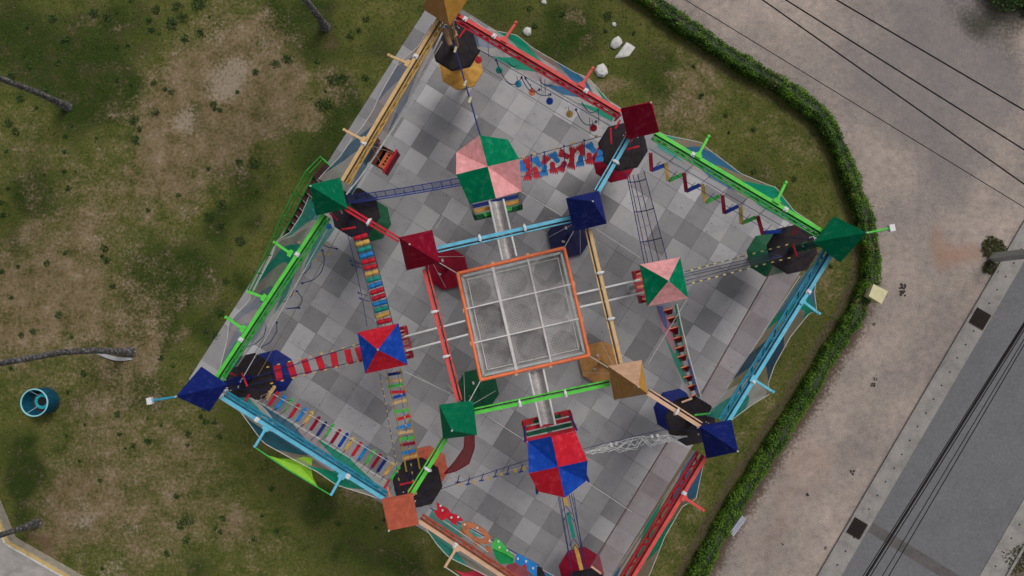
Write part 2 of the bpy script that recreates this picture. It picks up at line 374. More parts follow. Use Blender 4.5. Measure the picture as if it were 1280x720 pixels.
# broad-leaved weeds: known dark clumps and scattered ones
pts = []
known = [(118, 17, 6), (196, 13, 5), (186, 26, 4), (215, 30, 8), (228, 22, 6), (222, 9, 6), (248, 6, 8), (232, 48, 5), (190, 38, 4), (416, 100, 7), (428, 99, 7), (160, 58, 3), (15, 95, 5), (37, 83, 4), (318, 204, 7), (277, 256, 6),
         (262, 272, 6), (276, 284, 5), (301, 301, 6), (299, 203, 4), (283, 352, 4), (235, 650, 7), (233, 674, 5), (275, 545, 3), (42, 414, 4), (27, 419, 3), (105, 467, 4), (402, 132, 8), (410, 131, 6), (458, 24, 4), (449, 38, 3), (438, 45, 5), (232, 490, 5), (258, 528, 4), (268, 527, 3), (360, 75, 6), (345, 80, 5), (135, 22, 5), (66, 24, 5), (57, 112, 3), (12, 154, 5), (20, 165, 5), (170, 175, 5), (175, 162, 3), (168, 150, 6),
         (320, 90, 4), (276, 392, 5), (270, 420, 5)]
rng = random.Random(11)
for i in range(420):
    px, py = rng.uniform(-10, 1100), rng.uniform(-10, 730)
    if noise.noise((px*.012, py*.012, 4)) < -.12: continue
    q = P(px, py)
    if in_mat(q.x, q.y, .5) or hedge_side(px, py) > -30 or (px < 90 and py > 620): continue
    known.append((px, py, rng.uniform(1.0, 3.6)*(1 if rng.random() < .85 else 1.5)))
for px, py, r in known:
    c = P(px, py); rr = r/23.7*1.25
    for k in range(int(22+60*rr*rr*12)):
        a, d = rng.uniform(0, 6.28), rr*math.sqrt(rng.random())*rng.uniform(.6, 1.15)
        pts.append((c+Vector((math.cos(a)*d, math.sin(a)*d, rng.uniform(.02, .05+.5*max(0, rr-d)))), rng.uniform(.03, .06), 2 if rng.random() < .85 else 0))
o = leaf_mesh('weeds', pts, .8, .6, [G1, G2, leafmat((.020, .048, .006))]); o['kind'] = 'stuff'; tag(o, 'dark green weed clumps dotted over the bare patches of the lawn', 'weeds')
# ---------------- tiled rubber floor
def floor():
    L = (cw[1]-cw[0]).length; W = (cw[3]-cw[0]).length
    ang = math.atan2(cw[1].y-cw[0].y, cw[1].x-cw[0].x)
    ob = MB().box((L/2, -W/2, .03), (L, W, .06))
    m, n, l, b = nt('rubber_tiles')
    tc = N(n, 'ShaderNodeTexCoord'); s = N(n, 'ShaderNodeSeparateXYZ'); l.new(tc.outputs['Object'], s.inputs[0])
    def M(op, *a):
        x = N(n, 'ShaderNodeMath', operation=op)
        for i, v in enumerate(a):
            if isinstance(v, (int, float)): x.inputs[i].default_value = v
            else: l.new(v, x.inputs[i])
        return x.outputs[0]
    T = L/22
    def cellval(t, off):
        cu = M('FLOOR', M('DIVIDE', M('ADD', s.outputs[0], off), t)); cv = M('FLOOR', M('DIVIDE', M('ADD', s.outputs[1], off), t))
        cb = N(n, 'ShaderNodeCombineXYZ'); l.new(cu, cb.inputs[0]); l.new(cv, cb.inputs[1]); cb.inputs[2].default_value = off
        w = N(n, 'ShaderNodeTexWhiteNoise', noise_dimensions='3D'); l.new(cb.outputs[0], w.inputs[0]); return w
    w1 = cellval(T, 0.0)
    r = ramp(n, l, w1.outputs[0], [(0, (.232, .224, .229)), (.10, (.292, .283, .289)), (.32, (.340, .329, .336)), (.68, (.368, .356, .363)), (.88, (.445, .431, .440))], 'CONSTANT')
    f = noise_tex(n, l, 60, 3, .7); fr = ramp(n, l, f, [(.3, (.82, .82, .82)), (.7, (1.15, 1.15, 1.15))])
    w2 = cellval(T*2, 3.3); rg = ramp(n, l, w2.outputs[0], [(0, (.84, .84, .84)), (.3, (.95, .95, .95)), (.6, (1.02, 1.02, 1.02)), (.85, (1.08, 1.08, 1.08))], 'CONSTANT')
    c = mixc(n, l, r.outputs[0], rg.outputs[0], 1.0, 'MULTIPLY')
    c = mixc(n, l, c, fr.outputs[0], .7, 'MULTIPLY')
    f2 = noise_tex(n, l, .8, 6, .7); st = ramp(n, l, f2, [(.32, (.80, .80, .81)), (.5, (1, 1, 1)), (.7, (1.08, 1.06, 1.04))])
    c = mixc(n, l, c, st.outputs[0], .9, 'MULTIPLY')
    # scuffs
    f4 = noise_tex(n, l, 3.2, 7, .8); sc = ramp(n, l, f4, [(.66, (0, 0, 0)), (.80, (.5, .5, .5))])
    c = mixc(n, l, c, (.33, .31, .29), sc.outputs[0])
    # joints
    def joint(o_, wdt, t):
        fr_ = M('FRACT', M('DIVIDE', o_, t)); d = M('MINIMUM', fr_, M('SUBTRACT', 1.0, fr_))
        return M('LESS_THAN', d, wdt/t)
    j1 = M('MAXIMUM', joint(s.outputs[0], .008, T), joint(s.outputs[1], .008, T))
    jn = noise_tex(n, l, .55, 2); jr = ramp(n, l, jn, [(.45, (.28, .28, .28)), (.58, (.9, .9, .9))])
    j2 = M('MULTIPLY', j1, jr.outputs[0])
    c = mixc(n, l, c, (.035, .034, .035), j2)
    l.new(c, b.inputs['Base Color']); b.inputs['Roughness'].default_value = .82; b.inputs['Specular IOR Level'].default_value = .25
    bump(n, l, b, f, .3, .01)
    o = ob.build('floor', m, origin=(0, 0, 0)); o.location = cw[0]; o.rotation_euler.z = ang; o['kind'] = 'structure'
floor()
mb = MB(); rg_ = random.Random(33)
for _ in range(520):
    u, v = rg_.random(), rg_.random(); q = cw[0]+(cw[1]-cw[0])*u+(cw[3]-cw[0])*v; s_ = rg_.uniform(.012, .035); a = rg_.uniform(0, 3.1)
    d_ = Vector((math.cos(a), math.sin(a), 0)); e_ = Vector((-d_.y, d_.x, 0)); q = q+Vector((0, 0, .066+.01*rg_.random()))
    mb.add([q-d_*s_*1.6, q-e_*s_*.6+Vector((0, 0, .008)), q+d_*s_*1.6, q+e_*s_*.6], [(0, 1, 2, 3)], 0 if rg_.random() < .6 else 1)
o = mb.build('fallen_leaves', [paint((.07, .05, .03), .9, .3), paint((.30, .24, .13), .9, .3)], origin=(0, 0, 0)); o['kind'] = 'stuff'; tag(o, 'tiny dry leaves and crumbs scattered over the grey tiled floor', 'leaves')
# ---------------- road, gutters
def strip(name, a, b, w0, w1, z0, z1, mat):
    """slab along a->b, from lateral offset w0 to w1 (to the right of travel down the photo)"""
    d = (b-a).normalized(); s_ = Vector((-d.y, d.x, 0))
    p = [a+s_*w0, a+s_*w1, b+s_*w1, b+s_*w0]
    o = MB().prism([(q.x, q.y) for q in p], z0, z1).build(name, mat, origin=(0, 0, 0)); o['kind'] = 'structure'; return p
ka, kb = P(1280, 274), P(1020, 720); dd = (kb-ka).normalized(); ka = ka-dd*30; kb = kb+dd*30
def conc(name, c, sc=1.0, spots=0.0, k=1.0):
    m, n, l, b = nt(name)
    n1 = noise_tex(n, l, 1.2*sc, 7, .7); n2 = noise_tex(n, l, 14*sc, 4, .75)
    r = ramp(n, l, n1, [(.35, tuple(x*(1-.22*k) for x in c)), (.5, c), (.68, tuple(x*(1+.18*k) for x in c))])
    r2 = ramp(n, l, n2, [(.3, (.78, .78, .78)), (.55, (1, 1, 1)), (.75, (1.2, 1.2, 1.2))])
    cc = mixc(n, l, r.outputs[0], r2.outputs[0], .8, 'MULTIPLY')
    if spots:
        n3 = noise_tex(n, l, 4.5, 5, .8); r3 = ramp(n, l, n3, [(.60, (0, 0, 0)), (.72, (spots,)*3)])
        cc = mixc(n, l, cc, tuple(x*.5 for x in c), r3.outputs[0])
    l.new(cc, b.inputs['Base Color']); b.inputs['Roughness'].default_value = .9; b.inputs['Specular IOR Level'].default_value = .2
    bump(n, l, b, n2, .35, .02)
    return m
asph = conc('asphalt', (.158, .159, .165), .5, .08, .35); gut = conc('gutter_concrete', (.29, .272, .255), 1, .45); gut2 = conc('kerb_concrete', (.27, .255, .24), 1, .4)
strip('kerb_strip', ka, kb, 0.0, .12, 0, .13, gut2)
strip('gutter', ka, kb, .122, 1.08, 0, .05, gut)
strip('road', ka, kb, 1.082, 7.15, 0, .03, asph)
strip('far_gutter', ka, kb, 7.152, 8.25, 0, .06, gut)
strip('far_kerb_strip', ka, kb, 8.252, 8.38, 0, .14, gut2)
strip('verge', ka, kb, 8.4, 26, 0, .02, conc('verge_soil', (.16, .13, .09), .8, .6))
# trench patch across the road, gutter drain holes
sd = Vector((-dd.y, dd.x, 0))
q0 = P(1082, 655); q1 = P(1190, 722); e = (q1-q0).normalized(); e2 = Vector((-e.y, e.x, 0))
w = .28; q0 = ka + dd*((q0-ka).dot(dd)) + sd*1.15
q1 = q0+e*5.4
MB().prism([(p.x, p.y) for p in (q0-e2*w, q0+e2*w, q1+e2*w, q1-e2*w)], .03, .035).build('road_patch', conc('patch', (.118, .108, .108), 1.5), origin=(0, 0, 0))['kind'] = 'structure'
hole = paint((.012, .012, .012), .9, .1)
mb = MB(); k = 0
for i in range(46):
    p = ka+dd*(24+i*.83)+sd*(.62+.03*jit()); mb.frust(p, .045, .045, .05, .056, 8)
    p = ka+dd*(24+i*.83)+sd*(7.6+.03*jit()); mb.frust(p, .045, .045, .06, .066, 8)
o = mb.build('gutter_weep_holes', hole, origin=(0, 0, 0)); o['kind'] = 'structure'
gi = 0
for (gx, gy, gl) in ((1223, 398, 'dark drain grate in the gutter, the one nearer the lamp pole'), (1069, 659, 'dark iron drain grate in the gutter at the end of the trench patch')):
    c = P(gx, gy); t = thing('drain_grate', (c.x, c.y, .05), gl, 'drain grate', 'drain grates in the roadside gutter')
    a = math.atan2(dd.y, dd.x)
    MB().box((c.x, c.y, .056), (.86, .86, .012), a).build('pit', hole, t)
    fr = MB()
    for s_ in (-1, 1):
        fr.box(c+dd*(.43*s_)+Vector((0, 0, .075)), (.05, .9, .03), a); fr.box(c+sd*(.43*s_)+Vector((0, 0, .075)), (.81, .05, .03), a)
    fr.build('frame', paint((.05, .035, .03), .7, .3), t)
    br = MB()
    for i in range(7): br.box(c+dd*(-.33+i*.11)+Vector((0, 0, .074)), (.045, .8, .022), a)
    br.build('bars', paint((.04, .028, .024), .7, .3), t)
# stones / white debris
def rock(px, py, pts_px, h, label, mat):
    mb = MB(); n = len(pts_px); base = [P(*q) for q in pts_px]; c = sum(base, Vector())/n
    top = [c+(b_-c)*.78+Vector((0, 0, h*(1+.25*jit()))) for b_ in base]
    mid = [c+(b_-c)*(1.04+.05*jit())+Vector((0, 0, h*.5)) for b_ in base]
    vs = [b_+Vector((0, 0, 0)) for b_ in base]+mid+top+[c+Vector((.02*jit(), .02*jit(), h*1.3))]
    fs = []
    for i in range(n):
        j = (i+1) % n
        fs += [(i, n+i, n+j, j), (n+i, 2*n+i, 2*n+j, n+j), (2*n+i, 3*n, 2*n+j)]
    mb.add(vs, fs); return tag(mb.build('rock', mat), label, 'rock', 'pale rocks lying on the grass')
rk = conc('pale_stone', (.62, .60, .57), 3, .3)
def blob(cx, cy, rx, ry, n, seed, rot=0):
    r_ = random.Random(seed); out = []
    for i in range(n):
        a = 2*math.pi*i/n; q = r_.uniform(.82, 1.12); x, y = rx*q*math.cos(a), ry*q*math.sin(a)
        out.append((cx+x*math.cos(rot)-y*math.sin(rot), cy+x*math.sin(rot)+y*math.cos(rot)))
    return out
rock(0, 0, blob(659, 40, 6, 5.5, 8, 1), .18, 'round white rock on the grass near the first red outrigger', rk)
rock(0, 0, blob(767, 31, 3, 3, 6, 2), .1, 'smallest pale rock, above the pair by the hedge', rk)
rock(0, 0, blob(770, 54, 8.5, 7, 8, 3, -.6), .22, 'chunky cracked white rock beside the flat triangular slab', rk)
rock(0, 0, [(768, 73), (775, 64), (783, 53), (789, 56), (793, 60), (786, 70), (778, 72)], .09, 'flat triangular white slab lying on the grass', rk)
rock(0, 0, blob(752, 89, 8, 8, 7, 5, .4), .2, 'white rock at the tip of the second red outrigger', rk)
rock(0, 0, blob(680, 3, 4, 3, 6, 8), .1, 'small pale rock at the top edge of the photo', rk)
# leaf litter & debris on the sand
mb = MB(); dk = paint((.05, .038, .032), .9, .3)
for (px, py, r_) in ((1128, 357, 6), (1129, 366, 6), (1091, 481, 4), (1094, 474, 3), (1066, 590, 5), (1010, 618, 3), (1008, 618, 2), (978, 680, 2), (1032, 685, 3), (1092, 405, 3)):
    for k in range(9):
        c = P(px+r_*.6*jit(), py+r_*.6*jit()); s_ = r_/23.7*.33
        vs = [(c.x+s_*math.cos(a)*random.uniform(.5, 1), c.y+s_*math.sin(a)*random.uniform(.5, 1), .012+.02*random.random()) for a in [i*1.047 for i in range(6)]]
        mb.add(vs, [tuple(range(6))])
o = mb.build('leaf_litter', dk, origin=(0, 0, 0)); o['kind'] = 'stuff'; tag(o, 'dark crumbs of leaf litter scattered over the sandy path', 'litter')
# ---------------- hedge
def hedge():
    t = thing('hedge', P(1084, 315), 'long clipped green hedge curving between the lawn and the sandy path', 'hedge')
    line = resample([P(*q) for q in HEDGE], 170); rng = random.Random(2); pts = []; core = MB(); secs = []
    for i, p in enumerate(line):
        d = (line[min(i+1, len(line)-1)]-line[max(i-1, 0)]).normalized(); s_ = Vector((-d.y, d.x, 0))
        w = .32+.10*noise.noise((p.x*1.3, p.y*1.3, 0)); h = .78+.16*noise.noise((p.x*1.1, p.y*1.1, 7))
        secs.append((p, s_, w, h))
        core_pts = [(-w, .02), (-w*.95, h*.75), (-w*.5, h*.93), (w*.5, h*.93), (w*.95, h*.75), (w, .02)]
        core.v += [p+s_*a+Vector((0, 0, b_)) for a, b_ in core_pts]
        if i:
            o = (i-1)*6
            for j in range(5): core.f.append([o+j, o+j+1, o+j+7, o+j+6]); core.m.append(0); core.smooth.append(False)
    o = core.build('branches', leafmat((.02, .035, .008)), t)
    for i in range(len(secs)-1):
        for k in range(290):
            u = rng.random(); p = secs[i][0].lerp(secs[i+1][0], u); s_ = secs[i][1]; w, h = secs[i][2], secs[i][3]
            a = rng.uniform(-.15, 3.3); q = rng.uniform(.9, 1.16)+.26*noise.noise((p.x*2.2+a, p.y*2.2, a))
            x = math.copysign(abs(math.cos(a))**.55, math.cos(a))*w*1.08*q; z = abs(math.sin(a))**.5*h*q
            if rng.random() < .06: x *= 1.12; z *= 1.1
            c = noise.noise((p.x*2.2+x*2, p.y*2.2, z)); mi = 1 if c+rng.uniform(-.25, .25) > .0 else (0 if rng.random() < .7 else 2)
            if noise.noise((p.x*1.7, p.y*1.7, 20)) > .38 and rng.random() < .5: mi = 3
            if noise.noise((p.x*2.5+x, p.y*2.5, 31)) > .46 and rng.random() < .7: continue
            pts.append((p+s_*x+Vector((0, 0, z)), rng.uniform(.03, .06), mi))
    o = leaf_mesh('foliage', [(q-Vector(t['_w']), s, m) for q, s, m in pts], 1.0, .6, [G1, G2, G3, G4]); o.parent = t
hedge()
# ---------------- trees (leaning palms; crowns stand outside the frame)
bark, bn, bl, bb = nt('palm_bark')
_tc = N(bn, 'ShaderNodeTexCoord'); _w = N(bn, 'ShaderNodeTexNoise'); _w.inputs['Scale'].default_value = 7; _w.inputs['Detail'].default_value = 6; _w.inputs['Roughness'].default_value = .75
bl.new(_tc.outputs['Object'], _w.inputs['Vector']); _r = ramp(bn, bl, _w.outputs[0], [(.38, (.035, .033, .034)), (.5, (.11, .10, .10)), (.58, (.22, .21, .21)), (.66, (.52, .51, .50))])
bl.new(_r.outputs[0], bb.inputs['Base Color']); bb.inputs['Roughness'].default_value = .95; bump(bn, bl, bb, _w.outputs[0], .8, .05)
frondm = leafmat((.05, .10, .02))
def palm(pathpx, label, r0=.17, hlast=13.0, seed=0):
    rng = random.Random(seed)
    raw = [P(px, py, z) for px, py, z in pathpx]
    t = thing('palm_tree', (raw[0].x, raw[0].y, 0), label, 'palm tree', 'leaning palm trees on the lawn')
    pts = resample(raw, 60); rs = [r0*(1.0+.75*math.exp(-i/2.2))*(1-.35*i/60)*(1+.06*(i % 2)) for i in range(60)]
    MB().tube(pts, rs, 12).build('trunk', bark, t)
    cr = MB(); top = pts[-1]
    for k in range(17):
        a = 2*math.pi*k/17+rng.uniform(-.15, .15); el = rng.uniform(-.1, 1.1); L = rng.uniform(1.9, 2.4)
        prev = None; ps = []
        for i in range(9):
            s_ = i/8; ps.append(top+Vector((math.cos(a)*L*s_, math.sin(a)*L*s_, L*(math.sin(el)*s_-1.0*s_*s_))))
        cr.tube(ps, [.03*(1-i/10) for i in range(9)], 4)
        side = Vector((-math.sin(a), math.cos(a), 0))
        for i in range(1, 26):
            f = i/26; p = ps[int(f*8)].lerp(ps[min(8, int(f*8)+1)], f*8-int(f*8)); ll = .55*math.sin(math.pi*min(1, f*.85+.12))
            for sg in (-1, 1):
                e_ = p+side*sg*ll+Vector((math.cos(a), math.sin(a), 0))*.22+Vector((0, 0, -.22)); w_ = Vector((math.cos(a), math.sin(a), 0))*.03
                cr.add([p-w_, p+w_, e_], [(0, 1, 2)])
    cr.build('crown', frondm, t)
palm([(84, 133, 0), (50, 117, 2.2), (0, 98, 5), (-150, 30, 11), (-190, 10, 13)], 'palm tree whose grey trunk leans in from the upper left edge', .16, seed=1)
palm([(407, 34, 0), (396, 18, 1.6), (380, -3, 3.2), (310, -90, 10), (285, -150, 13)], 'palm tree with its trunk foot standing above the yellow truss at the top edge', .17, seed=2)
palm([(164, 440, 0), (120, 438, 2.5), (80, 440, 4.5), (0, 454, 9), (-90, 478, 12.5), (-150, 490, 14)], 'palm tree with a long curved grey trunk above the turquoise spinner', .16, seed=3)
palm([(46, 654, 0), (22, 662, 1.5), (0, 669, 2.6), (-150, 720, 10), (-220, 750, 13)], 'palm tree rising beside the yellow-edged wall in the bottom left corner', .15, seed=4)
c0, c1 = P(121, 441, .25), P(166, 448, .12); sdv = Vector((0, 1, 0))
o = MB().loft([c0.lerp(c1, i/8)+Vector((0, .0+.03*math.sin(i), .1)) for i in range(9)], [c0.lerp(c1, i/8)-Vector((0, .05+.2*math.sin(i/8*3.1), .0)) for i in range(9)], 3).build('board', paint((.6, .58, .6), .7, .2))
tag(o, 'pale curved strip lying against the foot of the palm trunk', 'board')
# bush in the top right corner and weeds on the verge
def bush(px, py, r, h, label, dens=900, seed=0):
    rng = random.Random(seed); c = P(px, py); t = thing('bush', (c.x, c.y, 0), label, 'bush'); pts = []
    st_ = MB()
    for k in range(5):
        a = k*1.26; st_.tube([Vector(c), c+Vector((math.cos(a)*r*.3, math.sin(a)*r*.3, h*.5)), c+Vector((math.cos(a)*r*.6, math.sin(a)*r*.6, h*.8))], [.05, .03, .015], 5)
    st_.build('stem', bark, t)
    for k in range(dens):
        a, b_ = rng.uniform(0, 6.28), math.acos(rng.random()); q = rng.uniform(.6, 1.05)*(1+.35*noise.noise((math.cos(a)*2+seed, math.sin(a)*2, b_*2)))
        pts.append((Vector((math.cos(a)*math.sin(b_)*r*q, math.sin(a)*math.sin(b_)*r*q, .05+math.cos(b_)*h*q)), rng.uniform(.04, .08), rng.choice((0, 1, 1)) if h < .2 else rng.choice((0, 2, 2))))
    o = leaf_mesh('foliage', pts, 1.0, .6, [G5, leafmat((.09, .08, .03)), G3] if h < .2 else [G1, G2, G3]); o.parent = t
bush(1262, -22, 1.6, 1.6, 'dark bush cut off by the top right corner', 5000, 1)
bush(1296, 2, .9, .9, 'low dark bush at the right edge under the top corner', 2500, 2)
bush(1241, 311, .62, .10, 'flat dark weedy bush at the foot of the concrete lamp pole', 700, 3)
bush(1237, 334, .4, .08, 'small flat tuft of weeds just below the lamp pole foot', 260, 5)
bush(1274, 698, .8, .07, 'flat scrubby brown bush on the verge beyond the far gutter', 380, 4)
# ---------------- low wall, bottom left
def lowwall():
    t = thing('low_wall', P(8, 676), 'low rendered wall with a yellow and white coping round a paved yard', 'wall')
    a, b_, c = P(-40, 560, .5), P(8, 678, .5), P(160, 765, .5); pa = conc('wall_render', (.45, .40, .33), 2, .3)
    for nm, mt, off, w_, zt in (('wall', pa, 0, .30, .5), ('coping', paint((.60, .42, .15), .6, .3), .05, .14, .53), ('coping', paint((.62, .60, .56), .6, .3), -.075, .1, .535)):
        mb = MB()
        pts = []
        for (p, q) in ((a, b_), (b_, c)):
            d = (q-p).normalized(); s_ = Vector((-d.y, d.x, 0)); pts.append((p+s_*off, q+s_*off, d, s_))
        for k, (p, q, d, s_) in enumerate(pts):
            hh = zt if nm == 'wall' else .03
            mb.bar(Vector((p.x, p.y, zt-hh/2-.002*k)), Vector((q.x, q.y, zt-hh/2-.002*k)), w_, hh)
        mb.build(nm, mt, t)
    yard = MB(); p = [a, b_, c, P(-40, 800)]; cc = P(-30, 760)
    q = [x+(cc-x).normalized()*.12 for x in p]
    yard.prism([(x.x, x.y) for x in q], .0, .06); o = yard.build('yard', conc('yard_paving', (.42, .385, .36), 1.2, .4), origin=(0, 0, 0)); o['kind'] = 'structure'
lowwall()
# ---------------- turquoise spinner
def spinner():
    c = P(60.5, 500); t = thing('playground_spinner', (c.x, c.y, 0), 'open turquoise drum shaped playground spinner standing alone on the lawn', 'spinner')
    tq = paint((.02, .40, .48), .45, .3); dk = paint((.02, .018, .022), .8, .2); body = MB()
    prof = [(.60, .03), (.64, .10), (.66, .55), (.68, 1.03)]
    for i in range(len(prof)-1): body.frust(c, prof[i][0], prof[i+1][0], prof[i][1], prof[i+1][1], 32, 0, 0, False)
    for r_, z in ((.61, 1.03), (.58, .3)): pass
    body.frust(c, .655, .60, 1.03, .3, 32, 0, 0, False)
    bo = body.build('drum', paint((.012, .115, .19), .45, .35), t)
    for z in (.2, .55, .85): MB().ring(c+Vector((0, 0, z)), .672, .018, 32).build('band', paint((.01, .07, .13), .5, .2), t)
    MB().frust(c, .60, .60, .26, .30, 28).build('floor', paint((.085, .035, .028), .85, .5), t)
    MB().frust(c+Vector((.02, 0, 0)), .40, .40, .45, .50, 28, 0, 0, False).frust(c+Vector((.02, 0, 0)), .40, .24, .50, .505, 28, 0, 0, False).frust(c+Vector((.02, 0, 0)), .40, .40, .31, .45, 28, 0, 0, False).build('seat_ring', tq, t)
    MB().frust(c+Vector((.02, 0, 0)), .235, .235, .32, .47, 24).build('hub', dk, t)
    MB().ring(c+Vector((0, 0, 1.05)), .69, .04, 36).build('hoop', paint((.30, .66, .74), .4, .15), t)
    for k in range(3):
        a = 2.0+k*2.1; MB().tube([c+Vector((math.cos(a)*.3, math.sin(a)*.3, .5)), c+Vector((math.cos(a)*.69, math.sin(a)*.69, 1.05))], .022).build('strut', paint((.35, .5, .55), .4, .2), t)
spinner()
# ---------------- utility cabinet, bench, lamp pole, cables
def cabinet():
    z = 1.25; q = [P(1092, 355, z), P(1110, 364, z), P(1102, 380, z), P(1086, 370, z)]; c = sum(q, Vector())/4
    t = thing('utility_cabinet', (c.x, c.y, 0), 'cream utility cabinet standing at the outer edge of the hedge', 'cabinet')
    cr = paint((.68, .62, .36), .55, .12)
    MB().prism([(c.x+(p.x-c.x)*.92, c.y+(p.y-c.y)*.92) for p in q], .1, z-.05).build('body', cr, t)
    MB().prism([(p.x, p.y) for p in q], z-.05, z).build('lid', cr, t)
    MB().prism([(c.x+(p.x-c.x)*.8, c.y+(p.y-c.y)*.8) for p in q], 0, .1).build('plinth', gut, t)
    d = (q[1]-q[0]).normalized(); MB().bar(q[0].lerp(q[3], .5)-d*.0+Vector((0, 0, -.4)), q[0].lerp(q[3], .5)-d*.06+Vector((0, 0, -.4)), .12, .05).build('handle', pm('steel'), t)
cabinet()
def bench():
    z = .5; a, b_ = P(911, 664, z), P(926, 643, z); c2, d2 = P(933, 649, z), P(917, 671, z)
    cc = (a+b_+c2+d2)/4; t = thing('metal_bench', (cc.x, cc.y, 0), 'pale grey slatted metal bench facing the sandy path beside the hedge', 'bench')
    st_ = paint((.42, .43, .5), .45, .2)
    for k in range(4):
        f = (k+.5)/4; MB().bar(a.lerp(d2, f)+Vector((0, 0, .02*(k == 0))), b_.lerp(c2, f)+Vector((0, 0, .02*(k == 0))), .075, .03).build('slat', st_, t)
    for f in (.3, .8): MB().bar(a.lerp(d2, -.08).lerp(b_.lerp(c2, -.08), 0)+Vector((0, 0, .1+.22*f)), b_.lerp(c2, -.08)+Vector((0, 0, .1+.22*f)), .03, .09).build('back_slat', st_, t)
    for (u, v) in ((.1, .1), (.9, .1), (.1, .9), (.9, .9)):
        p = a.lerp(b_, u).lerp(d2.lerp(c2, u), v); MB().tube([Vector((p.x, p.y, 0)), Vector((p.x, p.y, .49))], .025).build('leg', pm('steel'), t)
bench()
def lamppole():
    c = P(1240, 322); t = thing('street_lamp', (c.x, c.y, 0), 'tall square concrete street lamp pole at the edge of the road gutter', 'street lamp')
    MB().frust(c, .26, .19, 0, 9.4, 4, .2).build('pole', conc('pole_concrete', (.36, .36, .34), 3, .3), t)
    MB().tube([c+Vector((0, 0, 9.0)), c+Vector((.5, -.3, 9.5)), c+Vector((1.6, -1.0, 9.7))], .04).build('arm', pm('steel'), t)
    MB().box(c+Vector((1.9, -1.2, 9.7)), (.7, .3, .14), -.55).build('lamp_head', pm('grey'), t)
    MB().bar(c+Vector((-.9, -.5, 6.3)), c+Vector((.9, .5, 6.3)), .1, .1).build('crossarm', pm('steel'), t)
lamppole()
cabm = paint((.018, .015, .016), .7, .1)
def cable(a, b_, z, r, label, sag=0.0, grp='overhead power cables', ext=.6):
    A, B = P(*a, z), P(*b_, z); d = B-A; A2, B2 = A-d*ext, B+d*ext
    o = MB().tube(cat(A2, B2, sag, 24), r, 6).build('overhead_cable', cabm); tag(o, label, 'cable', grp)
cable((857, 0), (1280, 259), 7.0, .018, 'thin faint overhead cable nearest the hedge at the upper right')
cable((953.5, 0), (1280, 230), 8.0, .032, 'second dark cable out from the hedge over the sandy path')
cable((982.6, 0), (1280, 187), 8.0, .032, 'third dark cable out from the hedge over the sandy path')
cable((1046, 0), (1280, 137.5), 8.0, .032, 'black cable farthest from the hedge, crossing the top right corner')
for k, (a, b_, r, lb) in enumerate((((1280, 407), (1083, 720), .052, 'thickest black cable of the bundle above the road'), ((1280, 413), (1088, 720), .022, 'thin cable hugging the thick bundle above the road'),
                      ((1280, 424), (1103, 720), .018, 'thin cable running between the thick bundle and the outermost road cable'), ((1280, 431), (1111, 720), .02, 'outermost thin cable above the road'), ((1280, 403), (1079, 720), .02, 'thin cable on the gutter side of the thick bundle'))):
    cable(a, b_, 6.4, r, lb, 0, 'cable bundle hanging above the road')

# ================================================================== ROPES COURSE
ZR, ZT, ZD, ZL = 9.9, 9.45, 5.6, 2.8
rot_in, rot_out = R(13), R(-33)
clampm = pm('white', .4, .15); deckm = paint((.03, .023, .025), .85, .35, 'deck')
TW = {}
def octcap(c, r, z, col, rim=.10, top=.30):
    mb = MB(); mb.frust(c, r, r, z-rim, z, 8, R(22.5)+rot_in); mb.frust(c, r, .16, z+.002, z+top, 8, R(22.5)+rot_in, 0, False)
    return mb
def pyr_roof(c, side, rot, z, h, cols, parent, ov=.0):
    hs = side/2; M_ = Matrix.Rotation(rot, 3, 'Z'); k = [M_ @ Vector((x*hs, y*hs, 0)) for x, y in ((-1, -1), (1, -1), (1, 1), (-1, 1))]
    b_ = [Vector((c.x, c.y, z))+q for q in k]; ap = Vector((c.x, c.y, z+h)); mb = MB()
    for i in range(4):  # slightly bellied fabric panels
        p, q = b_[i], b_[(i+1) % 4]; mats_i = i % len(cols)
        m1, m2 = p.lerp(ap, .5), q.lerp(ap, .5); ce = (m1+m2)/2; inw = Vector((c.x, c.y, ce.z))-ce; ce = ce+inw*.06
        e_ = (p+q)/2
        mb.add([p, e_, q, m1, ce, m2, ap], [(0, 1, 4, 3), (1, 2, 5, 4), (3, 4, 6), (4, 5, 6)], mats_i)
        lo = Vector((0, 0, -.09)); mb.add([p, q, q+lo, p+lo], [(0, 3, 2, 1)], mats_i)
    r_ = mb.build('roof', [paint(C[x], .48, .16, 'roof') for x in cols], parent)
    fr = MB()
    ins = lambda p: p.lerp(Vector((c.x, c.y, p.z)), .10)
    for i in range(4): fr.tube([ins(b_[i])-Vector((0, 0, .05)), ins(b_[(i+1) % 4])-Vector((0, 0, .05))], .025, 5); fr.tube([ins(b_[i])-Vector((0, 0, .04)), ap-Vector((0, 0, .30))], .02, 5)
    fr.build('roof_frame', pm('steel'), parent)
    MB().frust(ap, .035, .025, z+h-.03, z+h+.05, 8).build('finial', pm('rope'), parent)
    return b_
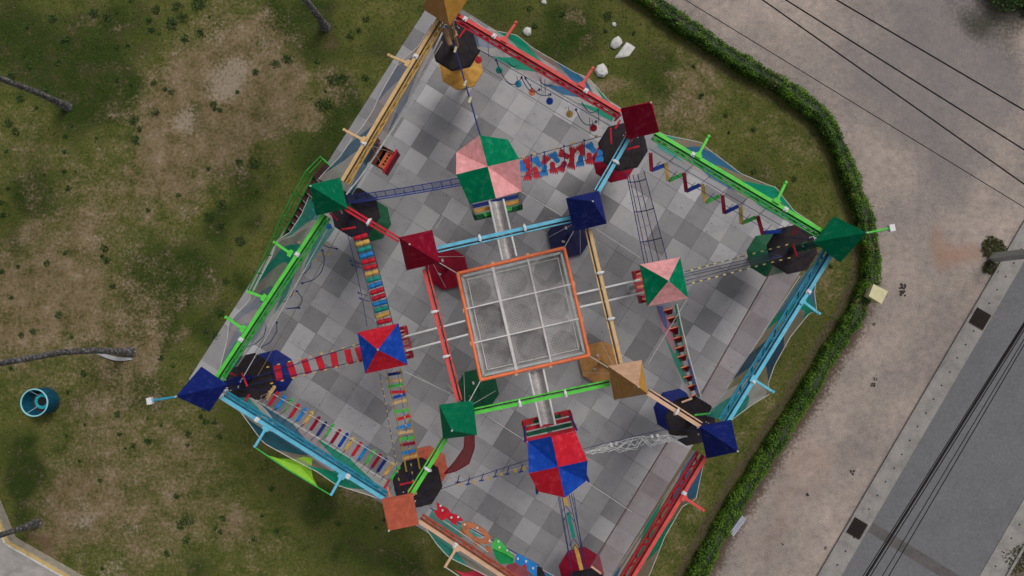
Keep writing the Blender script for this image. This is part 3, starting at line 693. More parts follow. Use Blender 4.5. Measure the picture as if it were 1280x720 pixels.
def outer(key, px, py, col, side, rot, label, bars, octcol, polecol, flood=None):
    c = P(px, py, ZR); c0 = Vector((c.x, c.y, 0)); TW[key] = c0
    t = thing('ropes_course_tower', c0, label, 'tower', 'outer towers of the ropes course')
    MB().tube([c0, c0+Vector((0, 0, ZR+.3))], .15, 14).build('pole', pm(polecol), t)
    pyr_roof(c, side, rot, ZR, 2.2, col if isinstance(col, tuple) else (col,), t)
    mb = MB(); mb.frust(c0, 1.08, 1.08, ZD-.14, ZD, 8, R(22.5)+rot_in); mb.build('deck', deckm, t)
    rm = MB()
    for k in range(8):
        a0, a1 = R(22.5)+rot_in+k*R(45), R(22.5)+rot_in+(k+1)*R(45)
        rm.bar(c0+Vector((1.1*math.cos(a0), 1.1*math.sin(a0), ZD-.09)), c0+Vector((1.1*math.cos(a1), 1.1*math.sin(a1), ZD-.09)), .05, .12)
    rm.build('deck_rim', pm('black', .6), t)
    octcap(c0, 1.1, ZL, octcol).build('lower_canopy', pm(octcol, .6, .3), t)
    # braces under deck and climbing cleats
    br = MB()
    for k in range(4):
        a = rot_in+k*math.pi/2; br.tube([c0+Vector((.12*math.cos(a), .12*math.sin(a), ZD-1.0)), c0+Vector((.9*math.cos(a), .9*math.sin(a), ZD-.16))], .04, 5)
    br.build('brace', pm(polecol), t)
    for z0_, z1_ in ((8.55, 8.75), (6.9, 7.02)): MB().frust(c0, .2, .2, z0_, z1_, 12).build('collar', pm(polecol), t)
    for (ax, ay, bx, by, k) in bars: MB().tube([P(ax, ay, 7.6), P(bx, by, 7.6)], .045, 7).build('grab_bar', pm(k), t)
    gw = MB()
    for k in range(8):
        a = rot_in+k*R(45); gw.tube([c0+Vector((.2*math.cos(a), .2*math.sin(a), 8.7)), c0+Vector((1.05*math.cos(a), 1.05*math.sin(a), ZD))], .012, 4)
    gw.build('safety_ropes', pm('brope'), t)
    for k in range(7):
        a = random.uniform(0, 6.28); MB().box(c0+Vector((.32*math.cos(a), .32*math.sin(a), 7.3+random.random()*1.1)), (.04, .04, .06), a).build('carabiner', pm('rope'), t)
    if flood:
        A, B = P(*flood[0], ZR+.1), P(*flood[1], ZR+.1)
        ar = MB().tube([A, B], .045).build('floodlight_arm', pm(flood[2]), t)
        MB().box(B+Vector((0, 0, .02)), (.2, .26, .16), .2).box(B+Vector((.0, 0, -.1)), (.14, .2, .06), .2).build('floodlight', pm('white', .4), ar)
outer('N', 556.5, 4, ('ochre', 'gold', 'gold', 'ochre'), 1.27, R(-34), 'ropes course tower with a golden yellow roof cut by the top edge', [(583, 34, 574, 47, 'red')], 'gold', 'wood')
outer('NE', 800, 150, 'crimson', 1.22, rot_in, 'ropes course tower with a dark crimson roof and red lower canopy', [(763, 160, 764, 180, 'red'), (783, 187, 799, 183, 'red'), (775, 150, 769, 161, 'red'), (776, 143, 768, 151, 'crimson')], 'crimson', 'crimson')
outer('E', 1047, 299, 'green', 1.25, R(-38), 'ropes course tower with a dark green roof touching the hedge', [(998, 283, 990, 294, 'red'), (991, 305, 996, 321, 'red')], 'dgreen', 'dgreen', ((1085, 291), (1114, 285), 'lime'))
outer('SE', 899, 549, 'navy', 1.22, R(12), 'ropes course tower with a navy roof at the lower right by the lawn strip', [(868, 519, 887, 517, 'lgreen'), (852, 503, 865, 498, 'peach')], 'navy', 'navy')
outer('S', 748, 803, 'crimson', 1.3, R(-33), 'ropes course tower at the bottom edge of which only the crimson octagon shows', [(739, 708, 751, 717, 'peach')], 'crimson', 'crimson')
outer('SW', 500, 640, ('salmon', 'salmon', 'salmon', 'rose'), 1.2, R(11), 'ropes course tower with a salmon roof and orange lower canopy', [(500, 606, 518, 602, 'red'), (487, 599, 479, 612, 'red'), (484, 609, 490, 628, 'orange')], 'salmon', 'salmon')
outer('W', 256, 486.5, 'navy', 1.22, R(-34), 'ropes course tower with a navy roof at the leftmost corner', [(302, 466, 309, 483, 'red'), (284, 465, 295, 470, 'red'), (312, 493, 304, 504, 'red')], 'navy', 'navy', ((220, 496), (188, 501), 'cyan'))
outer('NW', 410, 245.5, 'green', 1.22, R(13), 'ropes course tower with a mid green roof beside the outside stair', [(427, 287, 445, 284, 'red'), (412, 266, 422, 275, 'red'), (448, 274, 468, 280, 'brope')], 'dgreen', 'dgreen')
def inner(key, px, py, gx, gy, col, octcol, polecol, label, rot=rot_in):
    c = P(px, py, ZR); g = P(gx, gy, 0); c0 = (Vector((c.x, c.y, 0))+g)/2; TW[key] = Vector((c.x, c.y, 0))
    t = thing('inner_mast', g, label, 'mast', 'inner masts round the net square')
    MB().tube([g, Vector((c.x, c.y, ZR+.3))], .14, 14).build('pole', pm(polecol), t)
    pyr_roof(c, 1.3, rot, ZR, 2.3, col if isinstance(col, tuple) else (col,), t)
    octcap(g, 1.14, .32, octcol, .26, .22).build('base_pad', pm(octcol, .65, .3), t)
    for k in range(2): MB().box(g+Vector((.45*math.cos(2+k*1.9), .45*math.sin(2+k*1.9), .56)), (.1, .16, .05), k+.3).build('plaque', pm('rope'), t)
    h = g.lerp(Vector((c.x, c.y, ZR)), .72); MB().frust(h, .26, .26, h.z-.1, h.z+.1, 12).build('collar', pm(polecol), t)
    return h
HR = inner('iR', 524, 312.5, 559, 336, 'crimson', 'crimson', 'crimson', 'inner mast with a crimson roof on a crimson octagonal pad')
HB = inner('iB', 733, 263.5, 711, 296, 'navy', 'padnavy', 'navy', 'inner mast with a navy roof on a navy octagonal pad')
HG = inner('iG', 572.5, 525, 597, 487, 'green', 'dgreen', 'dgreen', 'inner mast with a green roof on a dark green octagonal pad', R(7))
HT = inner('iT', 785, 475, 750, 453, ('ochre', 'gold', 'peach', 'ochre'), 'bronze', 'gold', 'inner mast with a peach tan roof on a brown octagonal pad', R(10))
# ---- trusses
def truss(a, b_, col, label, outs=(), clamps=(), colin=None, wide=0.0, zt=ZT):
    A, B = P(*a, zt), P(*b_, zt); d = (B-A).normalized(); s_ = Vector((-d.y, d.x, 0))
    mid = (A+B)/2
    if s_.dot(-mid) < 0: s_ = -s_       # towards the centre
    s_.z = 0
    t = thing('perimeter_truss', A, label, 'truss', 'lattice trusses round the ropes course')
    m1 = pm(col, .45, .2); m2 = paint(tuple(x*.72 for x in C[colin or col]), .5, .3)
    MB().bar(A, B, .135, .14).build('outer_chord', m1, t)
    MB().bar(A+s_*.098-Vector((0, 0, .05)), B+s_*.098-Vector((0, 0, .05)), .04, .05).build('safety_track', pm('black', .6), t)
    mb = MB(); L = (B-A).length
    o1, o2 = .15, .29+wide
    for off, dz in ((o1, -.02), (o2, -.02), ((o1+o2)/2, -.12)): mb.bar(A+s_*off+Vector((0, 0, dz)), B+s_*off+Vector((0, 0, dz)), .05, .06)
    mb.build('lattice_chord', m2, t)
    mb = MB(); k = int(L/.42)
    for i in range(k):
        f0, f1 = i/k, (i+1)/k; a_, b2 = A.lerp(B, f0), A.lerp(B, f1)
        u = (o1, o2) if i % 2 else (o2, o1)
        mb.tube([a_+s_*u[0]+Vector((0, 0, -.02)), b2+s_*u[1]+Vector((0, 0, -.02))], .026, 4)
        mb.tube([a_+s_*u[0]+Vector((0, 0, -.04)), (a_+b2)/2+s_*(o1+o2)/2+Vector((0, 0, -.11)), b2+s_*u[1]+Vector((0, 0, -.04))], .018, 4)
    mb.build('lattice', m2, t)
    for (bx, by, tx, ty) in outs:
        p, q = P(bx, by, zt+.02), P(tx, ty, zt+.1); og = MB()
        og.bar(p-(q-p).normalized()*.05+Vector((0, 0, .06)), q, .095, .09); og.bar(p+d*.13+Vector((0, 0, .06)), p.lerp(q, .25)+Vector((0, 0, .04)), .03, .04); og.bar(p-d*.13+Vector((0, 0, .06)), p.lerp(q, .25)+Vector((0, 0, .04)), .03, .04)
        og.box(p+Vector((0, 0, .1)), (.28, .15, .03), math.atan2(d.y, d.x)); og.build('outrigger', m1, t)
        MB().tube([q-(q-p).normalized()*.06+Vector((0, 0, -.06)), q-(q-p).normalized()*.06+Vector((0, 0, .09))], .055, 8).build('end_cap', m1, t)
    for (cx, cy) in clamps:
        p = P(cx, cy, zt); f = (p-A).dot(d); c = A+d*f
        MB().box(c, (.16, .18, .18), math.atan2(d.y, d.x)).box(c+Vector((0, 0, .13)), (.08, .12, .05), math.atan2(d.y, d.x)).build('clamp', clampm, t)
truss((548, 24), (428, 226), 'tan', 'yellow lattice truss from the golden roof down to the green roof', [(510, 80, 484.6, 68.5), (455, 175.6, 429, 161.6)], [(518, 70), (454, 179)], 'yellow')
truss((405, 268), (270, 473), 'lime', 'lime green lattice truss between the left green roof and the left navy roof', [(364, 317, 342, 302), (331, 372, 309, 364), (305, 411, 281.6, 395.6)], [(368.5, 316), (301, 424)], 'lgreen')
truss((278, 497), (480, 623), 'lcyan', 'cyan lattice truss between the left navy roof and the salmon roof', [(333.4, 535, 318.4, 559), (427.5, 595, 413.8, 619)], [(319, 529), (434, 597)], 'cyan')
truss((523.4, 650.6), (745, 797), 'peach', 'peach and brown lattice truss running from the salmon roof off the bottom edge', [(571, 684, 556, 709)], [(569.5, 681)], 'salmon')
truss((882, 571), (748, 792), 'coral', 'coral red lattice truss running from the right navy roof off the bottom edge', [(854, 621, 880, 638)], [(856, 617)], 'red', .10)
truss((1039, 318), (908, 530), 'lcyan', 'light blue lattice truss between the right green roof and the right navy roof', [(1002, 376, 1025, 393), (940, 473, 967.5, 490.6)], [(1007, 363), (937, 474)], 'cyan', .05)
truss((819, 165.6), (1030, 290.6), 'lime', 'lime green lattice truss between the crimson roof and the right green roof', [(872, 195, 886.5, 169), (970, 252, 983, 226.5)], [(867, 192), (982, 261)], 'lgreen')
truss((572.5, 19), (776, 140), 'coral', 'coral red lattice truss between the golden roof and the crimson roof', [(630.6, 51, 646, 27), (727, 107, 742, 84)], [(619, 44), (733, 113), (582, 24)], 'red')
# ---- inner beams
def beam(a, b_, col, label, clamps=(), w=.13, z=ZT, thin=False, pin=True):
    A, B = P(*a, z), P(*b_, z); d = (B-A).normalized(); s_ = Vector((-d.y, d.x, 0))
    t = thing('overhead_beam', A, label, 'beam', 'coloured beams linking the inner masts')
    if thin:
        MB().bar(A+s_*.07, B+s_*.07, .08, .1).build('rail', pm(col), t); MB().bar(A-s_*.07, B-s_*.07, .08, .1).build('rail', pm(col), t)
    else:
        if s_.dot((A+B)/2) > 0: s_ = -s_
        MB().bar(A, B, w, .14).build('rail', pm(col, .45, .2), t)
        MB().bar(A+s_*(w*.5+.045)-Vector((0, 0, .02)), B+s_*(w*.5+.045)-Vector((0, 0, .02)), .04, .1).build('track', pm('black', .6), t)
        MB().bar(A+s_*(w*.5+.095)-Vector((0, 0, .01)), B+s_*(w*.5+.095)-Vector((0, 0, .01)), .05, .08).build('side_rail', pm(col, .45, .35), t)
    for (cx, cy) in clamps:
        c = A+d*((P(cx, cy, z)-A).dot(d))
        MB().ring(c, .15, .035, 14, 0, d).box(c+Vector((0, 0, .12)), (.1, .22, .06), math.atan2(d.y, d.x)).build('clamp', clampm, t)
beam((547, 310), (714, 272), 'lcyan', 'light blue beam between the inner crimson and navy roofs', [(600, 298), (656, 285)])
beam((737, 287), (777, 456), 'tan', 'tan beam between the inner navy roof and the peach roof', [(750, 341), (764, 398)])
beam((594, 516), (762, 480.5), 'lime', 'lime green beam between the inner green roof and the peach roof', [(650, 504), (707, 492.5)])
beam((530, 337), (572, 501), 'coral', 'coral beam between the inner crimson and inner green roofs', [(542, 390), (555, 446)])
beam((432, 260), (499, 300), 'red', 'thin double red beam from the left green roof to the inner crimson roof', [(462, 277)], thin=True)
beam((786, 174), (748, 240), 'lcyan', 'light blue beam from the outer crimson roof to the inner navy roof', [(773, 205)], w=.14)
beam((809, 491), (875, 533), 'peach', 'cream beam from the peach roof to the right navy roof', [(845, 515)], w=.15)
beam((558, 549), (515, 618), 'lime', 'lime green beam from the inner green roof to the salmon roof', [(530, 583)], w=.15)
# ---- mid towers
def cross_roof(corners_px, z, hgt, outset, cols, parent):
    b_ = [P(x, y, z) for x, y in corners_px]   # NW NE SE SW
    c = sum(b_, Vector())/4; ce = c+Vector((0, 0, hgt)); mb = MB()
    pk = []
    for i in range(4):
        m_ = (b_[i]+b_[(i+1) % 4])/2; d = (m_-c).normalized(); pk.append(m_+d*outset+Vector((0, 0, hgt*.97)))
    for i in range(4):  # quadrant at corner i between peaks i-1 and i
        p, q = pk[i-1], pk[i]; mi = i % 2
        mb.add([ce, p, b_[i], q], [(0, 2, 1)[::-1], (0, 3, 2)[::-1]], mi)
        mb.add([ce, p, b_[i], q], [], mi)
    mb.build('roof', [paint(C[cols[0]], .48, .2, 'roof'), paint(C[cols[1]], .48, .2, 'roof')], parent)
    fr = MB()
    for i in range(4):
        fr.tube([ce-Vector((0, 0, .10)), pk[i].lerp(ce, .08)-Vector((0, 0, .10))], .03, 5)
        fr.tube([b_[i].lerp(ce, .05)-Vector((0, 0, .08)), pk[i].lerp(ce, .06)-Vector((0, 0, .08)), b_[(i+1) % 4].lerp(ce, .05)-Vector((0, 0, .08))], .025, 5)
    fr.build('roof_frame', pm('steel'), parent)
    return c, b_
def platform(c, w, rot, z, slatcols, framecol, parent, rails=True, postcol='steel', ztop=ZR):
    M_ = Matrix.Rotation(rot, 3, 'Z')
    def q(x, y, zz): return Vector((c.x, c.y, zz))+M_ @ Vector((x*w/2, y*w/2, 0))
    n = 9
    for ci, colr in enumerate(slatcols):
        mb = MB()
        for k in range(n):
            if k % len(slatcols) == ci:
                y = -1+(2*k+1)/n; mb.bar(q(-.96, y, z-.03), q(.96, y, z-.03), w/n*.7, .05)
        mb.build('deck_slats', pm(colr, .6, .35), parent)
    fr = MB()
    for i in range(4):
        a_, b2 = ((-1, -1), (1, -1), (1, 1), (-1, 1))[i], ((1, -1), (1, 1), (-1, 1), (-1, -1))[i]
        fr.bar(q(*a_, z-.08), q(*b2, z-.08), .08, .14)
    fr.build('deck_frame', pm(framecol), parent)
    MB().tube([Vector((c.x, c.y, .06)), Vector((c.x, c.y, z-.1))], .11, 10).frust(Vector((c.x, c.y, 0)), .3, .3, .06, .10, 12).build('column', pm('steel'), parent)
    for x, y in ((-.93, -.93), (.93, -.93), (.93, .93), (-.93, .93)):
        MB().tube([q(x, y, z-.1), q(x, y, ztop)], .05, 8).build('post', pm(postcol), parent)
    if rails:
        for i in range(4):
            a_, b2 = ((-1, -1), (1, -1), (1, 1), (-1, 1))[i], ((1, -1), (1, 1), (-1, 1), (-1, -1))[i]
            for e0, e1 in ((a_, b2), (b2, a_)):
                ra = MB()
                for zz in (.35, .7, 1.05): ra.tube([q(*e0, z+zz), q(*e0, z+zz).lerp(q(*e1, z+zz), .2)], .025, 5)
                for f in (.0, .2): ra.tube([q(*e0, z).lerp(q(*e1, z), f), q(*e0, z+1.05).lerp(q(*e1, z+1.05), f)], .025, 5)
                ra.build('railing', pm(framecol), parent)
nm = [(570.3, 190.3), (635, 174.4), (652, 239), (587, 255)]
c = sum((P(x, y, ZR) for x, y in nm), Vector())/4
t = thing('platform_tower', (c.x, c.y, 0), 'tall platform tower with an eight-pointed pink and green roof', 'tower', 'platform towers round the net square')
cross_roof(nm, ZR, .95, .18, ('pink', 'green'), t)
platform(c, 2.15, R(13), 5.7, ('lgreen', 'gold', 'navy'), 'dgreen', t)
sm = [(659.7, 551.5), (718.7, 539.4), (732.8, 601.3), (672.8, 614.4)]
c = sum((P(x, y, ZR) for x, y in sm), Vector())/4
t = thing('platform_tower', (c.x, c.y, 0), 'tall platform tower with an eight-pointed red and royal blue roof', 'tower', 'platform towers round the net square')
cross_roof(sm, ZR, .95, .18, ('royal', 'red'), t)
platform(c, 2.15, R(13), 5.7, ('dgreen', 'red'), 'red', t, postcol='navy')
for key, cs, cols, label in (('E', [(799.7, 330.6), (850.3, 321.3), (860.6, 372.8), (809.6, 383)], ('pink', 'green'), 'low platform tower with a square pink and green four-panel roof'),
                        ('W', [(446.6, 415.6), (497.8, 404), (509.4, 456), (456.5, 467.2)], ('red', 'royal'), 'low platform tower with a square red and royal blue four-panel roof')):
    z = 8.1; b4 = [P(x, y, z) for x, y in cs]; c = sum(b4, Vector())/4
    t = thing('platform_tower', (c.x, c.y, 0), label, 'tower', 'platform towers round the net square')
    ap = c+Vector((0, 0, .85)); mb = MB()
    for i in range(4):
        p, q = b4[i], b4[(i+1) % 4]; mm = p.lerp(q, .5); ce = mm.lerp(ap, .5)-Vector((0, 0, .03))
        mb.add([p, mm, q, ap, ce], [(0, 4, 1), (1, 4, 2), (2, 4, 3), (3, 4, 0)], i % 2)
        lo = Vector((0, 0, -.08)); mb.add([p, q, q+lo, p+lo], [(0, 1, 2, 3)], i % 2)
    mb.build('roof', [paint(C[x], .48, .25, 'roof') for x in cols], t)
    MB().frust(ap, .05, .03, ap.z-.02, ap.z+.05, 8).build('finial', pm('steel'), t)
    platform(c, 1.4, R(13), 5.5, ('orange', 'red'), 'red', t, rails=False, postcol='crimson', ztop=8.1)
    # side boards towards the net square
    sx = -1 if key == 'E' else 1; M_ = Matrix.Rotation(R(13), 3, 'Z')
    for k in (-1, 1):
        a_ = Vector((c.x, c.y, 6.0))+M_ @ Vector((sx*.76, k*.72, 0)); b2 = Vector((c.x, c.y, 6.0))+M_ @ Vector((sx*.76, k*.38, 0)); MB().bar(a_, b2, .05, .8).build('side_board', pm('red' if k > 0 else 'crimson'), t)
# ---- the central net square
def netsquare():
    z = 6.2; q = [P(572, 342, z), P(705, 310, z), P(736, 444.5, z), P(601, 475, z)]; c = sum(q, Vector())/4
    t = thing('net_square', (c.x, c.y, 0), 'orange framed square of nine sagging safety nets at the centre', 'net')
    fr = MB()
    for i in range(4): fr.tube([q[i], q[(i+1) % 4]], .08, 8)
    fr.build('frame', pm('coral' if False else 'orange', .45, .2), t)
    def g(u, v, zz=0.0): p = q[0].lerp(q[1], u).lerp(q[3].lerp(q[2], u), v); return p+Vector((0, 0, zz))
    i1 = MB(); e = .035
    for a_, b2 in (((e, e), (1-e, e)), ((1-e, e), (1-e, 1-e)), ((1-e, 1-e), (e, 1-e)), ((e, 1-e), (e, e))): i1.bar(g(*a_, -.03), g(*b2, -.03), .10, .04)
    i1.build('inner_pad', paint((.42, .45, .44), .6, .2), t)
    i2 = MB(); e = .075
    for a_, b2 in (((e, e), (1-e, e)), ((1-e, e), (1-e, 1-e)), ((1-e, 1-e), (e, 1-e)), ((e, 1-e), (e, e))): i2.tube([g(*a_, -.1), g(*b2, -.1)], .022, 5)
    i2.build('net_edge_rope', pm('rope'), t)
    for k in (1, 2):
        w = Vector((0, 0, -.05)); a_ = .335 if k == 1 else .655
        MB().bar(g(a_-.01*(k == 1), 0, -.01), g(a_, 1, -.01), .12 if k == 1 else .07, .03).build('webbing', paint((.68, .62, .62), .7, .2), t)
        MB().bar(g(0, a_, .02), g(1, a_, .02), .055, .03).build('webbing', paint((.74, .70, .69), .7, .2), t)
    # nets
    m, n, l, b = nt('safety_net'); uv = N(n, 'ShaderNodeUVMap'); uv.uv_map = 'UVMap'; s = N(n, 'ShaderNodeSeparateXYZ'); l.new(uv.outputs[0], s.inputs[0])
    def M(op, a, b2):
        x = N(n, 'ShaderNodeMath', operation=op)
        for i, v in enumerate((a, b2)):
            if isinstance(v, (int, float)): x.inputs[i].default_value = v
            else: l.new(v, x.inputs[i])
        return x.outputs[0]
    gu = M('ABSOLUTE', M('SINE', M('MULTIPLY', s.outputs[0], 46), 0), 0); gv = M('ABSOLUTE', M('SINE', M('MULTIPLY', s.outputs[1], 46), 0), 0)
    th = M('GREATER_THAN', M('MAXIMUM', gu, gv), .90)
    l.new(M('ADD', .14, M('MULTIPLY', th, .50)), b.inputs['Alpha']); f = noise_tex(n, l, .9, 3)
    r = ramp(n, l, f, [(.40, (.30, .28, .275)), (.52, (.46, .43, .42)), (.65, (.58, .54, .53))]); l.new(r.outputs[0], b.inputs['Base Color']); b.inputs['Roughness'].default_value = .9
    dkn = netmat('catch_net', [(0, (.05, .04, .04, .42)), (.6, (.05, .04, .04, .42))], 0, 40)
    lines = [.02, .335, .655, .98]
    for i in range(3):
        for j in range(3):
            u0, u1, v0, v1 = lines[i], lines[i+1], lines[j], lines[j+1]; S = 18; mb = MB(); mb.hasuv = True
            dep = .22+.10*((i*7+j*5) % 3); L0 = (q[1]-q[0]).length
            for a_ in range(S+1):
                for b2 in range(S+1):
                    x, y = a_/S, b2/S; hgt = (16*x*(1-x)*y*(1-y))**.6
                    mb.v.append(g(u0+(u1-u0)*x, v0+(v1-v0)*y, -.03-dep*hgt))
            for a_ in range(S):
                for b2 in range(S):
                    o = a_*(S+1)+b2; mb.f.append([o, o+S+1, o+S+2, o+1]); mb.m.append(0); mb.smooth.append(True)
                    cc = [(a_, b2), (a_+1, b2), (a_+1, b2+1), (a_, b2+1)]
                    mb.uv.append([((u0+(u1-u0)*x/S)*L0, (v0+(v1-v0)*y/S)*L0, 0, 0) for x, y in cc])
            np_ = mb.build('net_panel', m, t)
            cc_ = MB(); cc_.hasuv = True; uu, vv = (u0+u1)/2, (v0+v1)/2; K = 20; rad = .11+.015*((i+2*j) % 3); off = ((i*5+j*3) % 4-1.5)*.012
            for ri_ in range(5):
                for k_ in range(K+1):
                    a_ = 2*math.pi*k_/K; r_ = rad*ri_/4; cc_.v.append(g(uu+off+r_*math.cos(a_), vv-off+r_*math.sin(a_), -dep-.12-.25*(1-(ri_/4)**2)))
            for ri_ in range(4):
                for k_ in range(K):
                    o_ = ri_*(K+1)+k_; cc_.f.append([o_, o_+K+1, o_+K+2, o_+1]); cc_.m.append(0); cc_.smooth.append(True)
                    pts_ = [cc_.v[q_] for q_ in (o_, o_+K+1, o_+K+2, o_+1)]; cc_.uv.append([(p_.x*1.07, p_.y*1.07, 0, 0) for p_ in pts_])
            cc_.build('catch_net', dkn, np_)
    for (u, v) in ((1.0, .34), (1.0, .66), (.64, 1.0), (.33, 1.0), (0.0, .65), (0, .35), (.66, 0), (.34, 0)):
        d = (g(u, v)-c).normalized(); MB().box(g(u, v)+d*.06, (.12, .18, .1), R(13)).build('lug', paint((.75, .38, .22), .5, .2), t)
    for k, (h, p) in enumerate(((HR, q[0]), (HB, q[1]), (HT, q[2]), (HG, q[3]))):
        o = MB().tube([p, h], .022, 5).tube([p+(p-c).normalized()*.05, h+Vector((0, 0, -.5))], .018, 5)
        o.build('stay_cable', pm('rope'), t)
        for aa in (0, 1, 2, 3, 4):
            d_ = Matrix.Rotation(R(-80+40*aa), 3, 'Z') @ (p-h); d_.z = 0; d_.normalize()
            MB().tube([h-Vector((0, 0, .2)), h+d_*1.3-Vector((0, 0, 2.6))], .011, 4).build('stay_cable', pm('rope'), t)
netsquare()
# ---- troughs
def gutterslide(a0, a1, b0, b1, za, zb, label, solid):
    A0, A1, B0, B1 = P(*a0, za), P(*a1, za), P(*b0, zb), P(*b1, zb); t = thing('slide_trough' if solid else 'net_walkway', (A0+A1)/2, label, 'trough' if solid else 'walkway', 'links from the net square to the platform towers')
    n = 10; mb = MB(); mb.hasuv = True; V = 8
    for i in range(n+1):
        p, q = A0.lerp(B0, i/n), A1.lerp(B1, i/n)
        for j in range(V+1):
            th = math.pi*j/V; x = .5-.5*math.cos(th); z = -math.sin(th)*(.42 if solid else .3)
            mb.v.append(p.lerp(q, x)+Vector((0, 0, z)))
    for i in range(n):
        for j in range(V):
            o = i*(V+1)+j; mb.f.append([o, o+1, o+V+2, o+V+1]); mb.m.append(0); mb.smooth.append(True)
            mb.uv.append([(i*.3, j*.1, i/n, j/V), (i*.3, j*.1+.1, i/n, (j+1)/V), (i*.3+.3, j*.1+.1, (i+1)/n, (j+1)/V), (i*.3+.3, j*.1, (i+1)/n, j/V)])
    if solid:
        m, nn, l, b = nt('brushed_steel'); f = noise_tex(nn, l, 5, 5, .7); r = ramp(nn, l, f, [(.35, (.36, .33, .32)), (.65, (.58, .55, .54))]); l.new(r.outputs[0], b.inputs['Base Color'])
        b.inputs['Metallic'].default_value = .2; b.inputs['Roughness'].default_value = .42
    else: m = netmat('walkway_net', [(0, (.33, .31, .30, .30)), (.5, (.30, .28, .28, .28))])
    mb.build('trough' if solid else 'net_floor', m, t)
    for p, q in ((A0, B0), (A1, B1)): MB().tube([p, q], .05, 7).build('rim', pm('white', .4, .15), t)
gutterslide((611.6, 251), (629, 249), (628, 325), (645.5, 320), 6.15, 6.05, 'brown-grey steel trough between the pink and green eight-pointed roof and the net square', True)
gutterslide((661, 466), (679, 461.5), (676.5, 533), (694, 531), 6.05, 6.15, 'brown-grey steel trough between the net square and the red and blue eight-pointed roof', True)
gutterslide((504.7, 421), (508, 438.5), (581.6, 401), (585.5, 418), 6.1, 6.1, 'pale two-railed net walkway left of the net square', False)
gutterslide((721, 367.6), (724.7, 384), (800, 349.7), (804, 366), 6.1, 6.1, 'pale two-railed net walkway right of the net square', False)

# ---- net walls along the perimeter
pk = (.78, .58, .58, .48); gr = (.82, .80, .77, .50); wh = (.92, .90, .85, .85); bl_ = (.06, .30, .60, .92); gn = (.01, .52, .32, .98); te = (.06, .62, .54, .88); sb = (.30, .42, .64, .6); be = (.62, .53, .40, .55); rd = (.80, .02, .06, .85)
def netwall(top, bot0, bot1, stops, label, skew=.12, zb=6.0, bulge=.0):
    n = 46; T = resample([P(x, y, ZT) for x, y in top], n); B0, B1 = P(*bot0, zb), P(*bot1, zb); B = [B0.lerp(B1, i/(n-1)) for i in range(n)]
    t = thing('perimeter_net', B0, label, 'net', 'coloured mesh walls round the ropes course')
    MB().loft(T, B, 14).build('mesh', netmat('perimeter_mesh', stops, skew), t)
    MB().tube(T, .014, 5).build('top_rope', pm('rope'), t); MB().tube([B0, B1], .018, 5).build('bottom_rope', pm('rope'), t)
def S(*cs):
    n = len(cs); out = []; p = 0
    tot = sum(w for _, w in cs)
    for c_, w in cs: out.append((p/tot, c_)); p += w
    return out
netwall([(586, 21), (606, 36), (622, 39), (646, 44), (666, 60), (719, 91), (730, 95), (737, 99), (760, 125), (772, 137)], (597, 60), (765, 152), S((sb, 1), (gr, 1.5), (gn, 2), (pk, 2), (bl_, 1.6), (wh, 1.2), (gn, 1.3)), 'mesh wall with green and blue fabric leaves under the upper coral truss', -.14)
netwall([(824, 166), (832, 169), (876, 178), (885, 186), (926, 217), (960, 231), (970, 234), (977, 244), (992, 263), (1028, 287)], (821, 184), (992, 281), S((te, .6), (pk, 1.6), (bl_, 2), (be, 1.5), (gn, 2), (pk, .8), (bl_, 1.2)), 'mesh wall with blue and green leaves under the upper right lime truss', .16)
netwall([(1038, 318), (1022, 342), (1018, 365), (1021, 389), (1012, 391), (988, 421), (969, 455), (959, 482), (965, 491), (943, 504), (929, 514), (912, 527)], (1007, 340), (884, 520), S(((.10, .38, .62, .85), 2.6), (gn, 1.0), (pk, 1.8), ((.05, .14, .30, .85), 2), (be, 1.0), (wh, 1.3), (te, 1.6)), 'mesh wall with a blue sail and white tail under the right light blue truss', .1)
netwall([(881, 573), (874, 604), (870, 624), (853, 633), (831, 671), (813, 716), (785, 775)], (868, 563), (742, 757), S((gr, .5), (bl_, 2.2), (be, 1.8), (gn, 2), (pk, 2.4), (bl_, 1.5)), 'mesh wall with blue and green leaves under the lower right coral truss', -.14)
netwall([(530, 657), (545, 679), (559, 695), (567.5, 700), (597, 714), (650, 742), (735, 795)], (541, 636), (710, 730), S((te, 2.3), (gr, 1.6), (pk, 1.4), (rd, 1.2), (bl_, 1.5), (gr, 1)), 'mesh wall with teal and red leaves under the peach truss', .12)
netwall([(277, 497), (300, 514), (325, 548), (330, 554), (364, 573), (397, 590), (420, 606), (445, 614), (477, 624)], (313, 497), (483, 601), S((te, 1), (wh, 1.2), ((.03, .22, .36, .85), 2.6), (pk, 1.8), (gn, 2.6), (wh, 1.2)), 'mesh wall with dark blue and green leaves under the cyan truss', -.16)
netwall([(386, 246), (377, 268), (362, 291), (345, 301), (340, 320), (315, 366), (312, 375), (296, 392), (286, 404), (284, 425), (273, 468)], (418, 287), (296, 458), S(((.08, .66, .60, .8), 1.6), (wh, .5), (gr, 1.2), ((.02, .50, .36, .85), 1.3), (gr, 1.6), (sb, 1.5), (pk, 1), (sb, 1), (te, 1)), 'mesh wall bulging outwards under the left lime truss beside the stair', .2)
netwall([(540, 30), (523, 58), (497, 80), (478, 113), (465, 140), (452, 160), (441, 172), (425, 196), (404, 217), (398, 224)], (553, 52), (440, 243), S((pk, 1.8), ((.07, .17, .36, .65), 2.0), (pk, 1.3), ((.40, .36, .36, .3), 1), ((.04, .26, .46, .85), 1.7), (wh, 1.2)), 'faint mesh wall with slim blue leaves under the yellow truss', .2)
